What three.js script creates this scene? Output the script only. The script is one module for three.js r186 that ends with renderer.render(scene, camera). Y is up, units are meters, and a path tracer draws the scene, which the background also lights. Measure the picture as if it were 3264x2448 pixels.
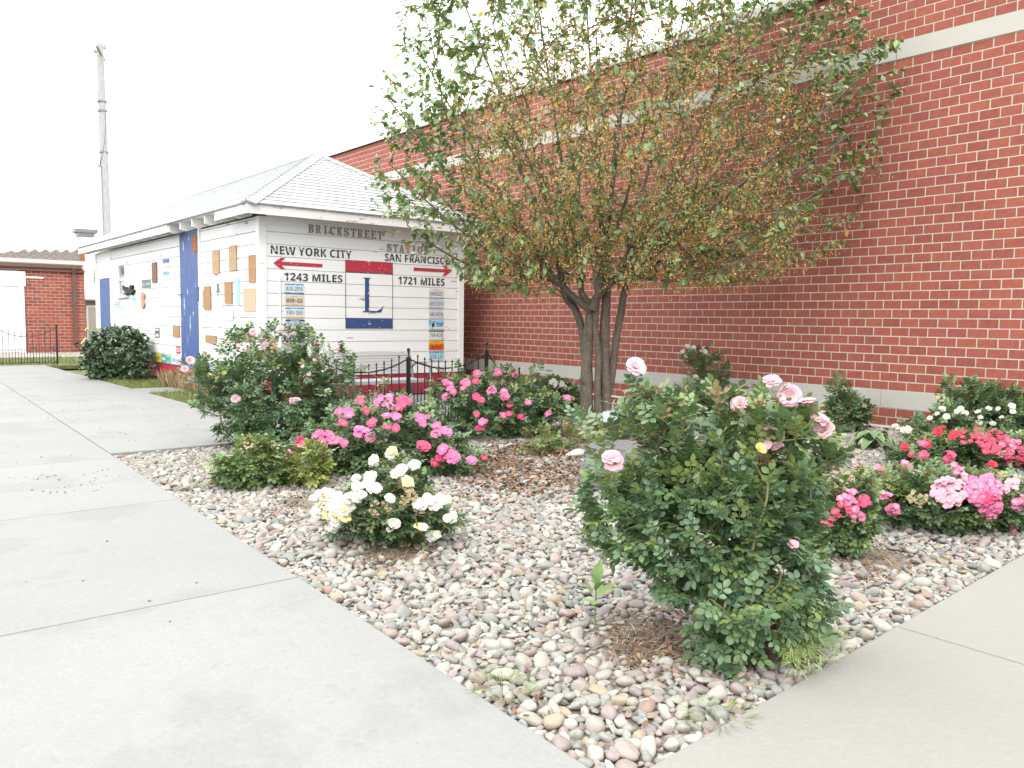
import * as THREE from 'three';
import { mergeGeometries } from 'three/addons/utils/BufferGeometryUtils.js';
import { TextGeometry } from 'three/addons/geometries/TextGeometry.js';
import { FontLoader } from 'three/addons/loaders/FontLoader.js';
import { RoundedBoxGeometry } from 'three/addons/geometries/RoundedBoxGeometry.js';

// ------------------------------------------------------------------ camera, sky, sun, exposure
const W = 3264, HH = 2448, F = 2625, EYE = 1.25;
const scene = new THREE.Scene();
const camera = new THREE.PerspectiveCamera(2 * Math.atan(HH / 2 / F) * 180 / Math.PI, W / HH, 0.05, 600);
// wall direction (away) is -Z, hut front runs along X; measured from the photograph's vanishing points
const camBasis = (() => {
  const a = new THREE.Vector3(-492 - W / 2, 993 - HH / 2, F), b = new THREE.Vector3(4893 - W / 2, 1059 - HH / 2, F);
  a.normalize();
  const up = new THREE.Vector3().crossVectors(b, a).normalize(); if (up.y > 0) up.negate();
  const d2 = new THREE.Vector3().crossVectors(a, up).normalize(); if (d2.x < 0) d2.negate();
  return [d2, up, a.clone().negate()];
})();
const toW = (x, y, z) => new THREE.Vector3(...camBasis.map(v => v.x * x + v.y * y + v.z * z));
const CX = toW(1, 0, 0), CY = toW(0, -1, 0), CF = toW(0, 0, 1);
camera.position.set(0, EYE, 0);
camera.quaternion.setFromRotationMatrix(new THREE.Matrix4().makeBasis(CX, CY, CF.clone().negate()));
camera.updateMatrixWorld(true);

const skyTex = (() => {            // even, bright overcast
  const w = 64, h = 32, d = new Float32Array(w * h * 4);
  for (let j = 0; j < h; j++) for (let i = 0; i < w; i++) {
    const el = Math.sin((j + 0.5) / h * Math.PI - Math.PI / 2), L = el < 0 ? 0.95 : 0.95 + 0.3 * el, k = (j * w + i) * 4;
    d[k] = L * 0.985; d[k + 1] = L; d[k + 2] = L * 1.015; d[k + 3] = 1;
  }
  const t = new THREE.DataTexture(d, w, h, THREE.RGBAFormat, THREE.FloatType);
  t.mapping = THREE.EquirectangularReflectionMapping; t.magFilter = t.minFilter = THREE.LinearFilter; t.needsUpdate = true; return t;
})();
scene.background = skyTex; scene.environment = skyTex;
const sun = new THREE.DirectionalLight(0xfff4e4, 0.6);
sun.position.set(-9, 20, 4); sun.target.position.set(5, 0, -8); sun.castShadow = true; sun.shadow.radius = 40;
Object.assign(sun.shadow.camera, { left: -25, right: 25, top: 25, bottom: -25, near: 1, far: 90 }); sun.shadow.mapSize.set(2048, 2048);
scene.add(sun, sun.target);
const renderer = new THREE.WebGLRenderer({ antialias: true });
renderer.toneMapping = THREE.LinearToneMapping;
renderer.toneMappingExposure = 3.2;
renderer.shadowMap.enabled = true;

// ------------------------------------------------------------------ helpers
let seed = 12345;
const rnd = () => { seed = (seed + 0x6D2B79F5) | 0; let t = Math.imul(seed ^ (seed >>> 15), 1 | seed); t = (t + Math.imul(t ^ (t >>> 7), 61 | t)) ^ t; return ((t ^ (t >>> 14)) >>> 0) / 4294967296; };
const rr = (a, b) => a + (b - a) * rnd();
const reseed = s => { seed = s; };
const clamp = (x, a, b) => Math.min(b, Math.max(a, x));
const sstep = (a, b, x) => { x = clamp((x - a) / (b - a), 0, 1); return x * x * (3 - 2 * x); };
const lerp = (a, b, t) => a + (b - a) * t;
const V = (x, y, z) => new THREE.Vector3(x, y, z);
// a photograph pixel gives a direction; the distance comes from the plane it lies on
const ray = (px, py) => toW(px - W / 2, py - HH / 2, F);
const bedH = (x, z) => -0.03 + 0.085 * sstep(2.5, 8.8, x);
function G(px, py, h = 0) { const d = ray(px, py), t = (h - EYE) / d.y; return V(d.x * t, h, d.z * t); }
function GB(px, py) { let p = G(px, py, 0); for (let i = 0; i < 4; i++) p = G(px, py, bedH(p.x, p.z)); return p; }
function onX(px, py, X) { const d = ray(px, py), t = X / d.x; return V(X, EYE + d.y * t, d.z * t); }
function onZ(px, py, Z) { const d = ray(px, py), t = Z / d.z; return V(d.x * t, EYE + d.y * t, Z); }
function P(px, py, D) { const d = ray(px, py), t = D / d.dot(CF); return V(d.x * t, EYE + d.y * t, d.z * t); }
const depthOf = p => V(p.x, p.y - EYE, p.z).dot(CF);

const used = {};
function numbered(n) { const k = used[n] = (used[n] || 0) + 1; return k === 1 ? n : n + '_' + String(k - 1).padStart(3, '0'); }
function shade(o) { o.traverse(m => { if (m.isMesh) { m.castShadow = true; m.receiveShadow = true; } }); return o; }
function tag(o, label, category, group) { o.userData.label = label; o.userData.category = category; if (group) o.userData.group = group; return o; }
function thing(name, label, category, pos = [0, 0, 0], group) {
  const o = new THREE.Group(); o.name = numbered(name); o.position.set(...pos); scene.add(o); return tag(o, label, category, group);
}
function structure(o, name) { o.name = numbered(name); o.userData.kind = 'structure'; scene.add(o); return o; }
function part(parent, name, geo, mat, pos) {
  const m = new THREE.Mesh(geo, mat); m.name = name; m.castShadow = m.receiveShadow = true;
  if (pos) m.position.set(...pos); parent.add(m); return m;
}
const box = (w, h, d, x = 0, y = 0, z = 0) => new THREE.BoxGeometry(w, h, d).translate(x, y, z);
const box6 = (x0, x1, y0, y1, z0, z1) => box(x1 - x0, y1 - y0, z1 - z0, (x0 + x1) / 2, (y0 + y1) / 2, (z0 + z1) / 2);
function cyl(a, b, r0, r1, n = 8) {
  const d = V().subVectors(b, a), g = new THREE.CylinderGeometry(r1, r0, d.length(), n, 1);
  g.applyQuaternion(new THREE.Quaternion().setFromUnitVectors(V(0, 1, 0), d.clone().normalize()));
  return g.translate((a.x + b.x) / 2, (a.y + b.y) / 2, (a.z + b.z) / 2);
}
const tube = (pts, r, seg = 20, n = 6) => new THREE.TubeGeometry(new THREE.CatmullRomCurve3(pts), seg, r, n, false);
function merge(list) { return mergeGeometries(list.map(g => { const q = g.index ? g.toNonIndexed() : g; for (const k of Object.keys(q.attributes)) if (!['position', 'normal', 'uv', 'color'].includes(k)) q.deleteAttribute(k); return q; }), false); }
function metreUV(g) {       // box projection, uv in metres
  const q = g.index ? g.toNonIndexed() : g, p = q.attributes.position, n = q.attributes.normal, uv = new Float32Array(p.count * 2);
  for (let i = 0; i < p.count; i++) {
    const ax = Math.abs(n.getX(i)), ay = Math.abs(n.getY(i)), az = Math.abs(n.getZ(i));
    const [u, v] = ay > ax && ay > az ? [p.getX(i), p.getZ(i)] : ax > az ? [p.getZ(i), p.getY(i)] : [p.getX(i), p.getY(i)];
    uv[i * 2] = u; uv[i * 2 + 1] = v;
  }
  q.setAttribute('uv', new THREE.BufferAttribute(uv, 2)); return q;
}
function tint(g, c) { const n = g.attributes.position.count, a = new Float32Array(n * 3); for (let i = 0; i < n; i++) a.set(c, i * 3); g.setAttribute('color', new THREE.BufferAttribute(a, 3)); return g; }

// ------------------------------------------------------------------ procedural textures
function noise2(per, s) {      // tileable value noise
  const g = new Float32Array(per * per); let q = s * 7919 + 17;
  for (let i = 0; i < g.length; i++) { q = (Math.imul(q, 1664525) + 1013904223) | 0; g[i] = (q >>> 8) / 16777216; }
  return (u, v) => {
    u = ((u % 1) + 1) % 1 * per; v = ((v % 1) + 1) % 1 * per;
    const i = Math.floor(u) % per, j = Math.floor(v) % per, a = u - Math.floor(u), b = v - Math.floor(v), sa = a * a * (3 - 2 * a), sb = b * b * (3 - 2 * b), i1 = (i + 1) % per, j1 = (j + 1) % per;
    return lerp(lerp(g[j * per + i], g[j * per + i1], sa), lerp(g[j1 * per + i], g[j1 * per + i1], sa), sb);
  };
}
function fbm(per, oct, s, rough = 0.5) {
  const ns = []; for (let o = 0; o < oct; o++) ns.push(noise2(Math.min(512, per << o), s + o * 13));
  return (u, v) => { let a = 0, w = 1, t = 0; for (const n of ns) { a += w * n(u, v); t += w; w *= rough; } return a / t; };
}
function tex(size, fn, metres, srgb = true, aspect = 1) {
  const w = size, h = Math.round(size * aspect), d = new Uint8Array(w * h * 4);
  for (let j = 0; j < h; j++) for (let i = 0; i < w; i++) {
    const c = fn(i / w, j / h), k = (j * w + i) * 4;
    if (typeof c === 'number') { d[k] = d[k + 1] = d[k + 2] = clamp(c, 0, 1) * 255; }
    else for (let q = 0; q < 3; q++) { const x = clamp(c[q], 0, 1); d[k + q] = 255 * (srgb ? (x <= 0.0031308 ? 12.92 * x : 1.055 * Math.pow(x, 1 / 2.4) - 0.055) : x); }
    d[k + 3] = 255;
  }
  const t = new THREE.DataTexture(d, w, h); t.wrapS = t.wrapT = THREE.RepeatWrapping; t.magFilter = THREE.LinearFilter; t.minFilter = THREE.LinearMipmapLinearFilter; t.generateMipmaps = true;
  if (srgb) t.colorSpace = THREE.SRGBColorSpace;
  t.repeat.set(1 / metres, 1 / (metres * aspect)); t.needsUpdate = true; return t;
}
const std = (o) => new THREE.MeshStandardMaterial({ roughness: 0.85, ...o });
const lin = (r, g, b) => new THREE.Color().setRGB(r, g, b);
const M = {};
{
  const a = fbm(4, 6, 1), b = fbm(64, 4, 2), c = fbm(24, 3, 3), fine = fbm(256, 2, 4), st = fbm(6, 5, 5, 0.6);
  M.concrete = std({
    map: tex(1024, (u, v) => { const t = 0.95 + 0.13 * (a(u, v) - 0.5) * 2 * 0.5 + 0.07 * (b(u, v) - 0.5) + 0.10 * (fine(u, v) - 0.5); const s = sstep(0.56, 0.70, st(u, v)) * 0.08 + sstep(0.72, 0.76, b(u, v)) * 0.07; const k = 0.225 * (t - s); return [k, k * 1.003, k * 0.965]; }, 3.1),
    bumpMap: tex(1024, (u, v) => 0.5 * fine(u, v) + 0.5 * c(u, v), 3.1, false), bumpScale: 0.0025, roughness: 0.9
  });
  M.concreteWarm = std({ map: tex(512, (u, v) => { const t = 0.232 * (0.95 + 0.12 * (a(u, v) - 0.5) + 0.1 * (fine(u, v) - 0.5)); return [t * 1.01, t * 0.985, t * 0.90]; }, 2.7), bumpMap: M.concrete.bumpMap, bumpScale: 0.0025, roughness: 0.9 });
  M.soil = std({ map: tex(1024, (u, v) => { const t = 0.4 + 1.1 * b(u, v) * c(u, v) + 0.5 * (fine(u, v) - 0.5), k = sstep(0.45, 0.6, a(u, v)); return [t * lerp(0.24, 0.33, k), t * lerp(0.20, 0.285, k), t * lerp(0.16, 0.235, k)]; }, 2), bumpMap: tex(512, (u, v) => b(u, v), 2, false), bumpScale: 0.02, roughness: 1 });
  M.grassSoil = std({ map: tex(512, (u, v) => { const t = 0.6 + 0.8 * b(u, v), k = sstep(0.4, 0.65, c(u, v)); return [t * lerp(0.08, 0.15, k), t * lerp(0.12, 0.13, k), t * lerp(0.035, 0.06, k)]; }, 2), roughness: 1 });
  M.pinkPave = std({ map: tex(512, (u, v) => { const t = 0.8 + 0.3 * b(u, v) + 0.15 * fine(u, v); return [0.28 * t, 0.25 * t, 0.23 * t]; }, 2), roughness: 0.95 });
  const bl = fbm(32, 4, 9), bl2 = fbm(8, 4, 11);
  M.brickMap = tex(512, (u, v) => { const t = 0.82 + 0.34 * (bl(u, v) - 0.3) * 0.8 + 0.12 * (fine(u, v) - 0.5); const k = sstep(0.55, 0.75, bl2(u, v)); return [t, t * (1 - 0.10 * k), t * (1 - 0.08 * k)]; }, 1.37);
  M.brickBump = tex(512, (u, v) => 0.6 * fine(u, v) + 0.4 * bl(u, v), 1.0, false);
  M.mortar = std({ map: tex(256, (u, v) => { const t = 0.9 + 0.25 * (fine(u, v) - 0.5); return [0.56 * t, 0.525 * t, 0.445 * t]; }, 0.7), roughness: 0.95 });
  M.limestone = std({ map: tex(512, (u, v) => { const t = 0.95 + 0.1 * (bl2(u, v) - 0.5) + 0.08 * (fine(u, v) - 0.5); return [0.42 * t, 0.408 * t, 0.375 * t]; }, 1.9), roughness: 0.9, bumpMap: M.brickBump, bumpScale: 0.001 });
  // white paint, peeling along the grain
  const g1 = noise2(8, 21), pe = (u, v) => { const w = fbmP(u, v * 1); return w; };
  const pA = fbm(8, 5, 22, 0.62), pB = fbm(16, 4, 23);
  function fbmP(u, v) { return pA(u, v); }
  const paint = (thr, base) => tex(1024, (u, v) => {
    const grain = pB(u * 0.25, v * 6), n = pA(u * 1, v * 4) * 0.75 + 0.25 * grain, k = sstep(thr, thr + 0.05, n), s = 0.93 + 0.09 * (grain - 0.5) + 0.05 * (pA(u, v) - 0.5);
    return [lerp(base[0] * s, 0.27 + 0.1 * grain, k), lerp(base[1] * s, 0.25 + 0.09 * grain, k), lerp(base[2] * s, 0.23 + 0.08 * grain, k)];
  }, 3);
  M.board = std({ map: paint(0.675, [0.71, 0.72, 0.722]), roughness: 0.6, bumpMap: tex(512, (u, v) => pB(u * 0.25, v * 6), 3, false), bumpScale: 0.0012 });
  M.trim = std({ map: paint(0.75, [0.72, 0.72, 0.715]), roughness: 0.55 });
  M.fascia = std({ map: paint(0.62, [0.67, 0.67, 0.66]), roughness: 0.65 });
  M.blue = std({ map: tex(512, (u, v) => { const n = pA(u * 3, v * 1) * 0.7 + 0.3 * pB(u * 5, v * 0.4), k = sstep(0.665, 0.70, n), s = 0.9 + 0.25 * (pB(u * 4, v * 0.5) - 0.5); return [lerp(0.033 * s, 0.5, k), lerp(0.080 * s, 0.5, k), lerp(0.24 * s, 0.5, k)]; }, 2.4), roughness: 0.55 });
  M.red = std({ map: tex(256, (u, v) => { const s = 0.85 + 0.3 * pA(u, v); return [0.30 * s, 0.02 * s, 0.042 * s]; }, 1.5), roughness: 0.6 });
  const worn = (c, thr) => tex(512, (u, v) => { const n = pA(u * 2, v * 8) * 0.7 + 0.3 * pB(u, v * 6), k = sstep(thr, thr + 0.04, n); return c.map((x, i) => lerp(x, [0.72, 0.72, 0.72][i], k)); }, 1.5);
  M.redPaint = std({ map: worn([0.37, 0.024, 0.045], 0.655), roughness: 0.6 });
  M.bluePaint = std({ map: worn([0.026, 0.056, 0.165], 0.68), roughness: 0.6 });
  M.blackPaint = std({ map: worn([0.03, 0.033, 0.042], 0.63), roughness: 0.6 });
  M.shingle = tex(512, (u, v) => { const t = 0.9 + 0.25 * (fine(u, v) - 0.5) + 0.12 * (pA(u, v) - 0.5); return [t, t, t]; }, 1.1);
  const wg = fbm(8, 5, 31);
  const wood = (c, d) => std({ map: tex(256, (u, v) => { const n = wg(u * 3, v * 0.35), s = wg(u, v); return c.map((x, i) => lerp(x, d[i], sstep(0.35, 0.7, n * 0.6 + s * 0.4))); }, 0.6), roughness: 0.8 });
  M.wood = [wood([0.26, 0.145, 0.065], [0.34, 0.2, 0.10]), wood([0.30, 0.185, 0.09], [0.42, 0.31, 0.2]), wood([0.14, 0.075, 0.05], [0.19, 0.105, 0.07]), wood([0.38, 0.28, 0.18], [0.44, 0.35, 0.25])];
  const bk = fbm(16, 5, 41, 0.6);
  M.bark = std({ map: tex(512, (u, v) => { const n = bk(u, v * 0.5), l = sstep(0.6, 0.72, bl(u * 1.5, v * 1.5)), t = 0.55 + 0.8 * n; return [t * lerp(0.10, 0.15, l), t * lerp(0.08, 0.13, l), t * lerp(0.062, 0.105, l)]; }, 0.5), bumpMap: tex(512, (u, v) => bk(u, v * 0.5), 0.5, false), bumpScale: 0.008, roughness: 0.95 });
  M.twig = std({ color: lin(0.15, 0.10, 0.072), roughness: 0.9 });
  M.twigGreen = std({ color: lin(0.13, 0.155, 0.05), roughness: 0.8 });
  M.cane = std({ color: lin(0.13, 0.13, 0.055), roughness: 0.8 });
  M.stone = std({ map: tex(512, (u, v) => { const t = 0.86 + 0.3 * (bl(u, v) - 0.5) + 0.2 * (fine(u, v) - 0.5) + 0.25 * (bl2(u, v) - 0.5); return [t, t, t * 0.985]; }, 1), roughness: 0.75 });
  M.granite = std({ map: tex(512, (u, v) => { const t = 0.75 + 0.6 * (fine(u, v) - 0.4) + 0.35 * (bl(u, v) - 0.5); return [0.17 * t, 0.172 * t, 0.176 * t]; }, 0.5), roughness: 0.7, bumpMap: tex(512, (u, v) => bl(u, v), 0.5, false), bumpScale: 0.02 });
  M.aggregate = std({ map: tex(512, (u, v) => { const t = sstep(0.4, 0.62, fbmAg(u, v)); return [lerp(0.2, 0.46, t), lerp(0.17, 0.42, t), lerp(0.13, 0.34, t)]; }, 0.35), roughness: 0.95, bumpMap: tex(256, (u, v) => fbmAg(u, v), 0.35, false), bumpScale: 0.006 });
  function fbmAg(u, v) { return bl(u, v); }
  M.iron = std({ color: lin(0.012, 0.012, 0.014), roughness: 0.45, metalness: 0.2 });
  M.greyMetal = std({ color: lin(0.17, 0.175, 0.185), roughness: 0.45, metalness: 0.3 });
  M.benchSlat = std({ color: lin(0.33, 0.33, 0.335), roughness: 0.6 });
  M.dark = std({ color: lin(0.03, 0.03, 0.03), roughness: 0.9 });
  M.joint = std({ color: lin(0.16, 0.15, 0.13), roughness: 1 });
  M.rust = std({ map: tex(128, (u, v) => { const n = bl(u, v); return [0.22 + 0.12 * n, 0.075 + 0.05 * n, 0.04]; }, 0.4), roughness: 0.9 });
  M.brown = std({ color: lin(0.11, 0.055, 0.042), roughness: 0.5 });
  M.whitePaint = std({ color: lin(0.8, 0.8, 0.8), roughness: 0.5 });
  M.tileDark = std({ map: tex(256, (u, v) => { const n = bl(u, v) * 0.7 + 0.3 * fine(u, v); return [0.10 + 0.22 * n, 0.085 + 0.19 * n, 0.075 + 0.18 * n]; }, 1.2), roughness: 0.9 });
  M.pole = std({ map: tex(256, (u, v) => { const n = pB(u * 2, v * 0.3); const t = 0.26 + 0.16 * n; return [t, t * 1.01, t * 1.03]; }, 1), roughness: 0.9 });
  M.glass = new THREE.MeshPhysicalMaterial({ color: lin(0.16, 0.19, 0.2), roughness: 0.08, metalness: 0, clearcoat: 0.5 });
  M.coping = std({ color: lin(0.5, 0.495, 0.47), roughness: 0.4, metalness: 0.1 });
  M.flash = std({ color: lin(0.8, 0.8, 0.8), roughness: 0.3, metalness: 0.3 });
}
const leafMat = () => new THREE.MeshPhysicalMaterial({ color: 0xffffff, roughness: 0.42, transmission: 0.42, thickness: 0, side: THREE.DoubleSide, specularIntensity: 1 });
M.leaf = leafMat();
M.leafMatte = std({ color: 0xffffff, roughness: 0.9, side: THREE.DoubleSide });
M.petal = new THREE.MeshPhysicalMaterial({ color: lin(0.68, 0.68, 0.68), vertexColors: true, roughness: 0.75, transmission: 0.2, thickness: 0, side: THREE.DoubleSide });

// ------------------------------------------------------------------ ground, pavement, bed
structure(part(new THREE.Group(), 'x', metreUV(new THREE.PlaneGeometry(400, 400).rotateX(-Math.PI / 2)), M.grassSoil, [0, -0.16, 0]), 'ground');
function slabGeo(poly, y = 0, t = 0.1, bev = 0.006) {
  const s = new THREE.Shape(poly.map(([x, z]) => new THREE.Vector2(x, -z)));
  const g = new THREE.ExtrudeGeometry(s, { depth: t, bevelEnabled: true, bevelThickness: bev, bevelSize: bev, bevelOffset: -bev, bevelSegments: 2 });
  return g.rotateX(-Math.PI / 2).translate(0, y - t - bev, 0);
}
const edgeX = z => lerp(1.58, 1.802, (-1.58 - z) / (7.718 - 1.58));      // left edge of the planting bed
const edgeZ = x => lerp(-1.485, -1.684, (x - 1.70) / 3.3);              // near edge of the bed
{
  const pav = structure(new THREE.Group(), 'pavement');
  part(pav, 'base', box6(-8, 9.1, -0.15, -0.02, -23.1, 4), M.joint).geometry = box6(-8, 1.5, -0.15, -0.02, -23.1, 4);
  const zs = [3.2, 1.0, -1.48, -3.665, -5.75, -7.76, -10.9, -14.05, -17.2, -20.3, -23.05], xs = [-6.2, -4.2, -2.2, -0.4];
  const j = 0.005;
  const tones = m => [0.98, 0.99, 1.0, 1.01, 0.985].map(k => { const c = m.clone(); c.color.setRGB(k, k, k * 0.995); return c; }), tA = tones(M.concrete), tB = tones(M.concreteWarm); let sn = 0; reseed(8);
  const slab = (poly, m) => { const g = slabGeo(poly), u = g.attributes.uv, a = rr(0, 3), b = rr(0, 3), q = sn++; for (let i = 0; i < u.count; i++) u.setXY(i, u.getX(i) + a, u.getY(i) + b); return part(pav, 'slab', g, (m ? tB : tA)[(q * 3) % 5]); };
  for (let i = 0; i + 1 < zs.length; i++) {
    const z0 = zs[i] - j, z1 = zs[i + 1] + j;
    for (let k = 0; k + 1 < xs.length; k++) slab([[xs[k] + j, z0], [xs[k + 1] - j, z0], [xs[k + 1] - j, z1], [xs[k] + j, z1]]);
    slab([[-0.4 + j, z0], [edgeX(z0) - j, z0], [edgeX(z1) - j, z1], [-0.4 + j, z1]]);
  }
  // near walk along the bed's front edge
  const fx = [1.573, 3.35, 5.2, 7.1, 9.1];
  for (let k = 0; k + 1 < fx.length; k++) {
    const a = fx[k] + j, b = fx[k + 1] - j;
    slab([[a, 1.0], [b, 1.0], [b, edgeZ(b)], [a, k ? edgeZ(a) : -1.474]], M.concreteWarm);
  }
  part(pav, 'base', box6(1.55, 9.1, -0.15, -0.03, -1.40, 0.95), M.joint);
  // patio in front of the hut and the path to the blue door
  const px = [1.82, 3.78, 5.7, 7.5, 9.15];
  for (let k = 0; k + 1 < px.length; k++) for (const [z0, z1] of [[-8.02, -10.9], [-10.9, -11.72]]) {
    if (k === 0 && z1 < -11) continue;
    slab([[k ? px[k] + j : edgeX(z0 - j) + j, z0 - j], [px[k + 1] - j, z0 - j], [px[k + 1] - j, z1 + j], [k ? px[k] + j : edgeX(z1 + j) + j, z1 + j]]);
  }
  part(pav, 'base', box6(1.85, 9.1, -0.15, -0.03, -11.68, -8.1), M.joint);
  for (const [z0, z1] of [[-10.9, -14.05], [-14.05, -17.2], [-17.2, -20.3], [-20.3, -23.05]]) slab([[edgeX(z0) + j, z0 - j], [3.75, z0 - j], [3.75, z1 + j], [edgeX(z1) + j, z1 + j]]);
  slab([[3.75 + j, -14.05], [4.66, -14.05], [4.66, -14.95], [3.75 + j, -14.95]]);
  part(pav, 'base', box6(1.9, 3.74, -0.15, -0.03, -23, -10.95), M.joint);
}
{
  const far = structure(new THREE.Group(), 'far_pavement');
  for (const [a, b] of [[-8, -3], [-3, 2], [2, 7.2]]) part(far, 'slab', slabGeo([[a, -26.8], [b - 0.01, -26.8], [b - 0.01, -29.98], [a, -29.98]], 0.02), M.pinkPave);
}
const bed = structure(new THREE.Group(), 'planting_bed');
{
  const g = new THREE.PlaneGeometry(1, 1, 60, 60), p = g.attributes.position; reseed(5);
  const uv = g.attributes.uv;
  for (let i = 0; i < p.count; i++) {
    const s = p.getX(i) + 0.5, t = p.getY(i) + 0.5; const z = lerp(-1.49, -8.04, t), x = lerp(edgeX(z) - 0.004, 9.18, s);
    const zz = Math.min(z, edgeZ(x) + 0.004);
    p.setXYZ(i, x, bedH(x, zz) - 0.012 + rr(0, 0.014), zz); uv.setXY(i, x, zz);
  }
  g.computeVertexNormals(); part(bed, 'soil', g, M.soil);
}
// things that keep the stones away: [x, z, radius]
const bare = [];
const bareAt = (x, z) => { let k = 0; for (const [a, b, r] of bare) k = Math.max(k, 1 - Math.hypot(x - a, z - b) / r); return k; };
{ const q = (px, py, r) => { const p = GB(px, py); bare.push([p.x, p.z, r]); }; q(2080, 2040, 0.34); q(2330, 2060, 0.3); q(1250, 1760, 0.3); q(1000, 1600, 0.35); q(1560, 1480, 0.55); q(1900, 1400, 0.7); q(1700, 1440, 0.6); q(2780, 1780, 0.35); q(850, 1500, 0.3); }

// river stones
function stoneGeo(s, det) {
  const g0 = new THREE.IcosahedronGeometry(1, det), n1 = [], p = g0.attributes.position; reseed(s);
  for (let i = 0; i < 9; i++) n1.push([V(rr(-1, 1), rr(-1, 1), rr(-1, 1)).normalize(), rr(0.55, 0.9)]);
  const ph = [rr(0, 6), rr(0, 6), rr(0, 6)];
  for (let i = 0; i < p.count; i++) {
    const v = V().fromBufferAttribute(p, i); let r = 1;
    for (const [d, c] of n1) { const t = v.dot(d); if (t > 0.25) r = Math.min(r, lerp(1, c / Math.max(t, 0.3), 0.8)); }
    r = Math.min(1, r) * (1 + 0.06 * Math.sin(v.x * 3 + ph[0]) + 0.06 * Math.sin(v.y * 3.4 + ph[1]) + 0.05 * Math.sin(v.z * 4 + ph[2]));
    v.multiplyScalar(r); p.setXYZ(i, v.x, v.y, v.z);
  }
  // smooth shading over shared positions
  const key = new Map(), idx = [], pos = [];
  for (let i = 0; i < p.count; i++) { const k = [p.getX(i), p.getY(i), p.getZ(i)].map(x => x.toFixed(4)).join(); if (!key.has(k)) { key.set(k, pos.length / 3); pos.push(p.getX(i), p.getY(i), p.getZ(i)); } idx.push(key.get(k)); }
  const g = new THREE.BufferGeometry(); g.setAttribute('position', new THREE.Float32BufferAttribute(pos, 3)); g.setIndex(idx); g.computeVertexNormals();
  const uv = new Float32Array(pos.length / 3 * 2); for (let i = 0; i < uv.length / 2; i++) { uv[i * 2] = (pos[i * 3] + pos[i * 3 + 1] * 0.6) * 0.3; uv[i * 2 + 1] = (pos[i * 3 + 2] - pos[i * 3 + 1] * 0.5) * 0.3; }
  g.setAttribute('uv', new THREE.BufferAttribute(uv, 2)); return g;
}
const stonePal = [[0.36, 0.38, 0.34, 5], [0.27, 0.30, 0.285, 3], [0.46, 0.45, 0.40, 5], [0.56, 0.51, 0.42, 4], [0.64, 0.60, 0.52, 3.2], [0.72, 0.70, 0.66, 1.6], [0.50, 0.36, 0.32, 3.2], [0.43, 0.31, 0.31, 2.2], [0.33, 0.27, 0.29, 1.0], [0.42, 0.22, 0.16, 0.8], [0.50, 0.36, 0.20, 1.2], [0.20, 0.21, 0.22, 0.9], [0.40, 0.33, 0.25, 2]];
const palSum = stonePal.reduce((a, c) => a + c[3], 0);
function stoneColor() { let t = rnd() * palSum, c = stonePal[0]; for (const q of stonePal) { t -= q[3]; if (t < 0) { c = q; break; } } const k = rr(0.88, 1.1) * 0.66, m = (c[0] + c[1] + c[2]) / 3; return c.slice(0, 3).map((x, i) => lerp(lerp(m, x, 0.75), [0.46, 0.44, 0.39][i], 0.25) * k); }
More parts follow.
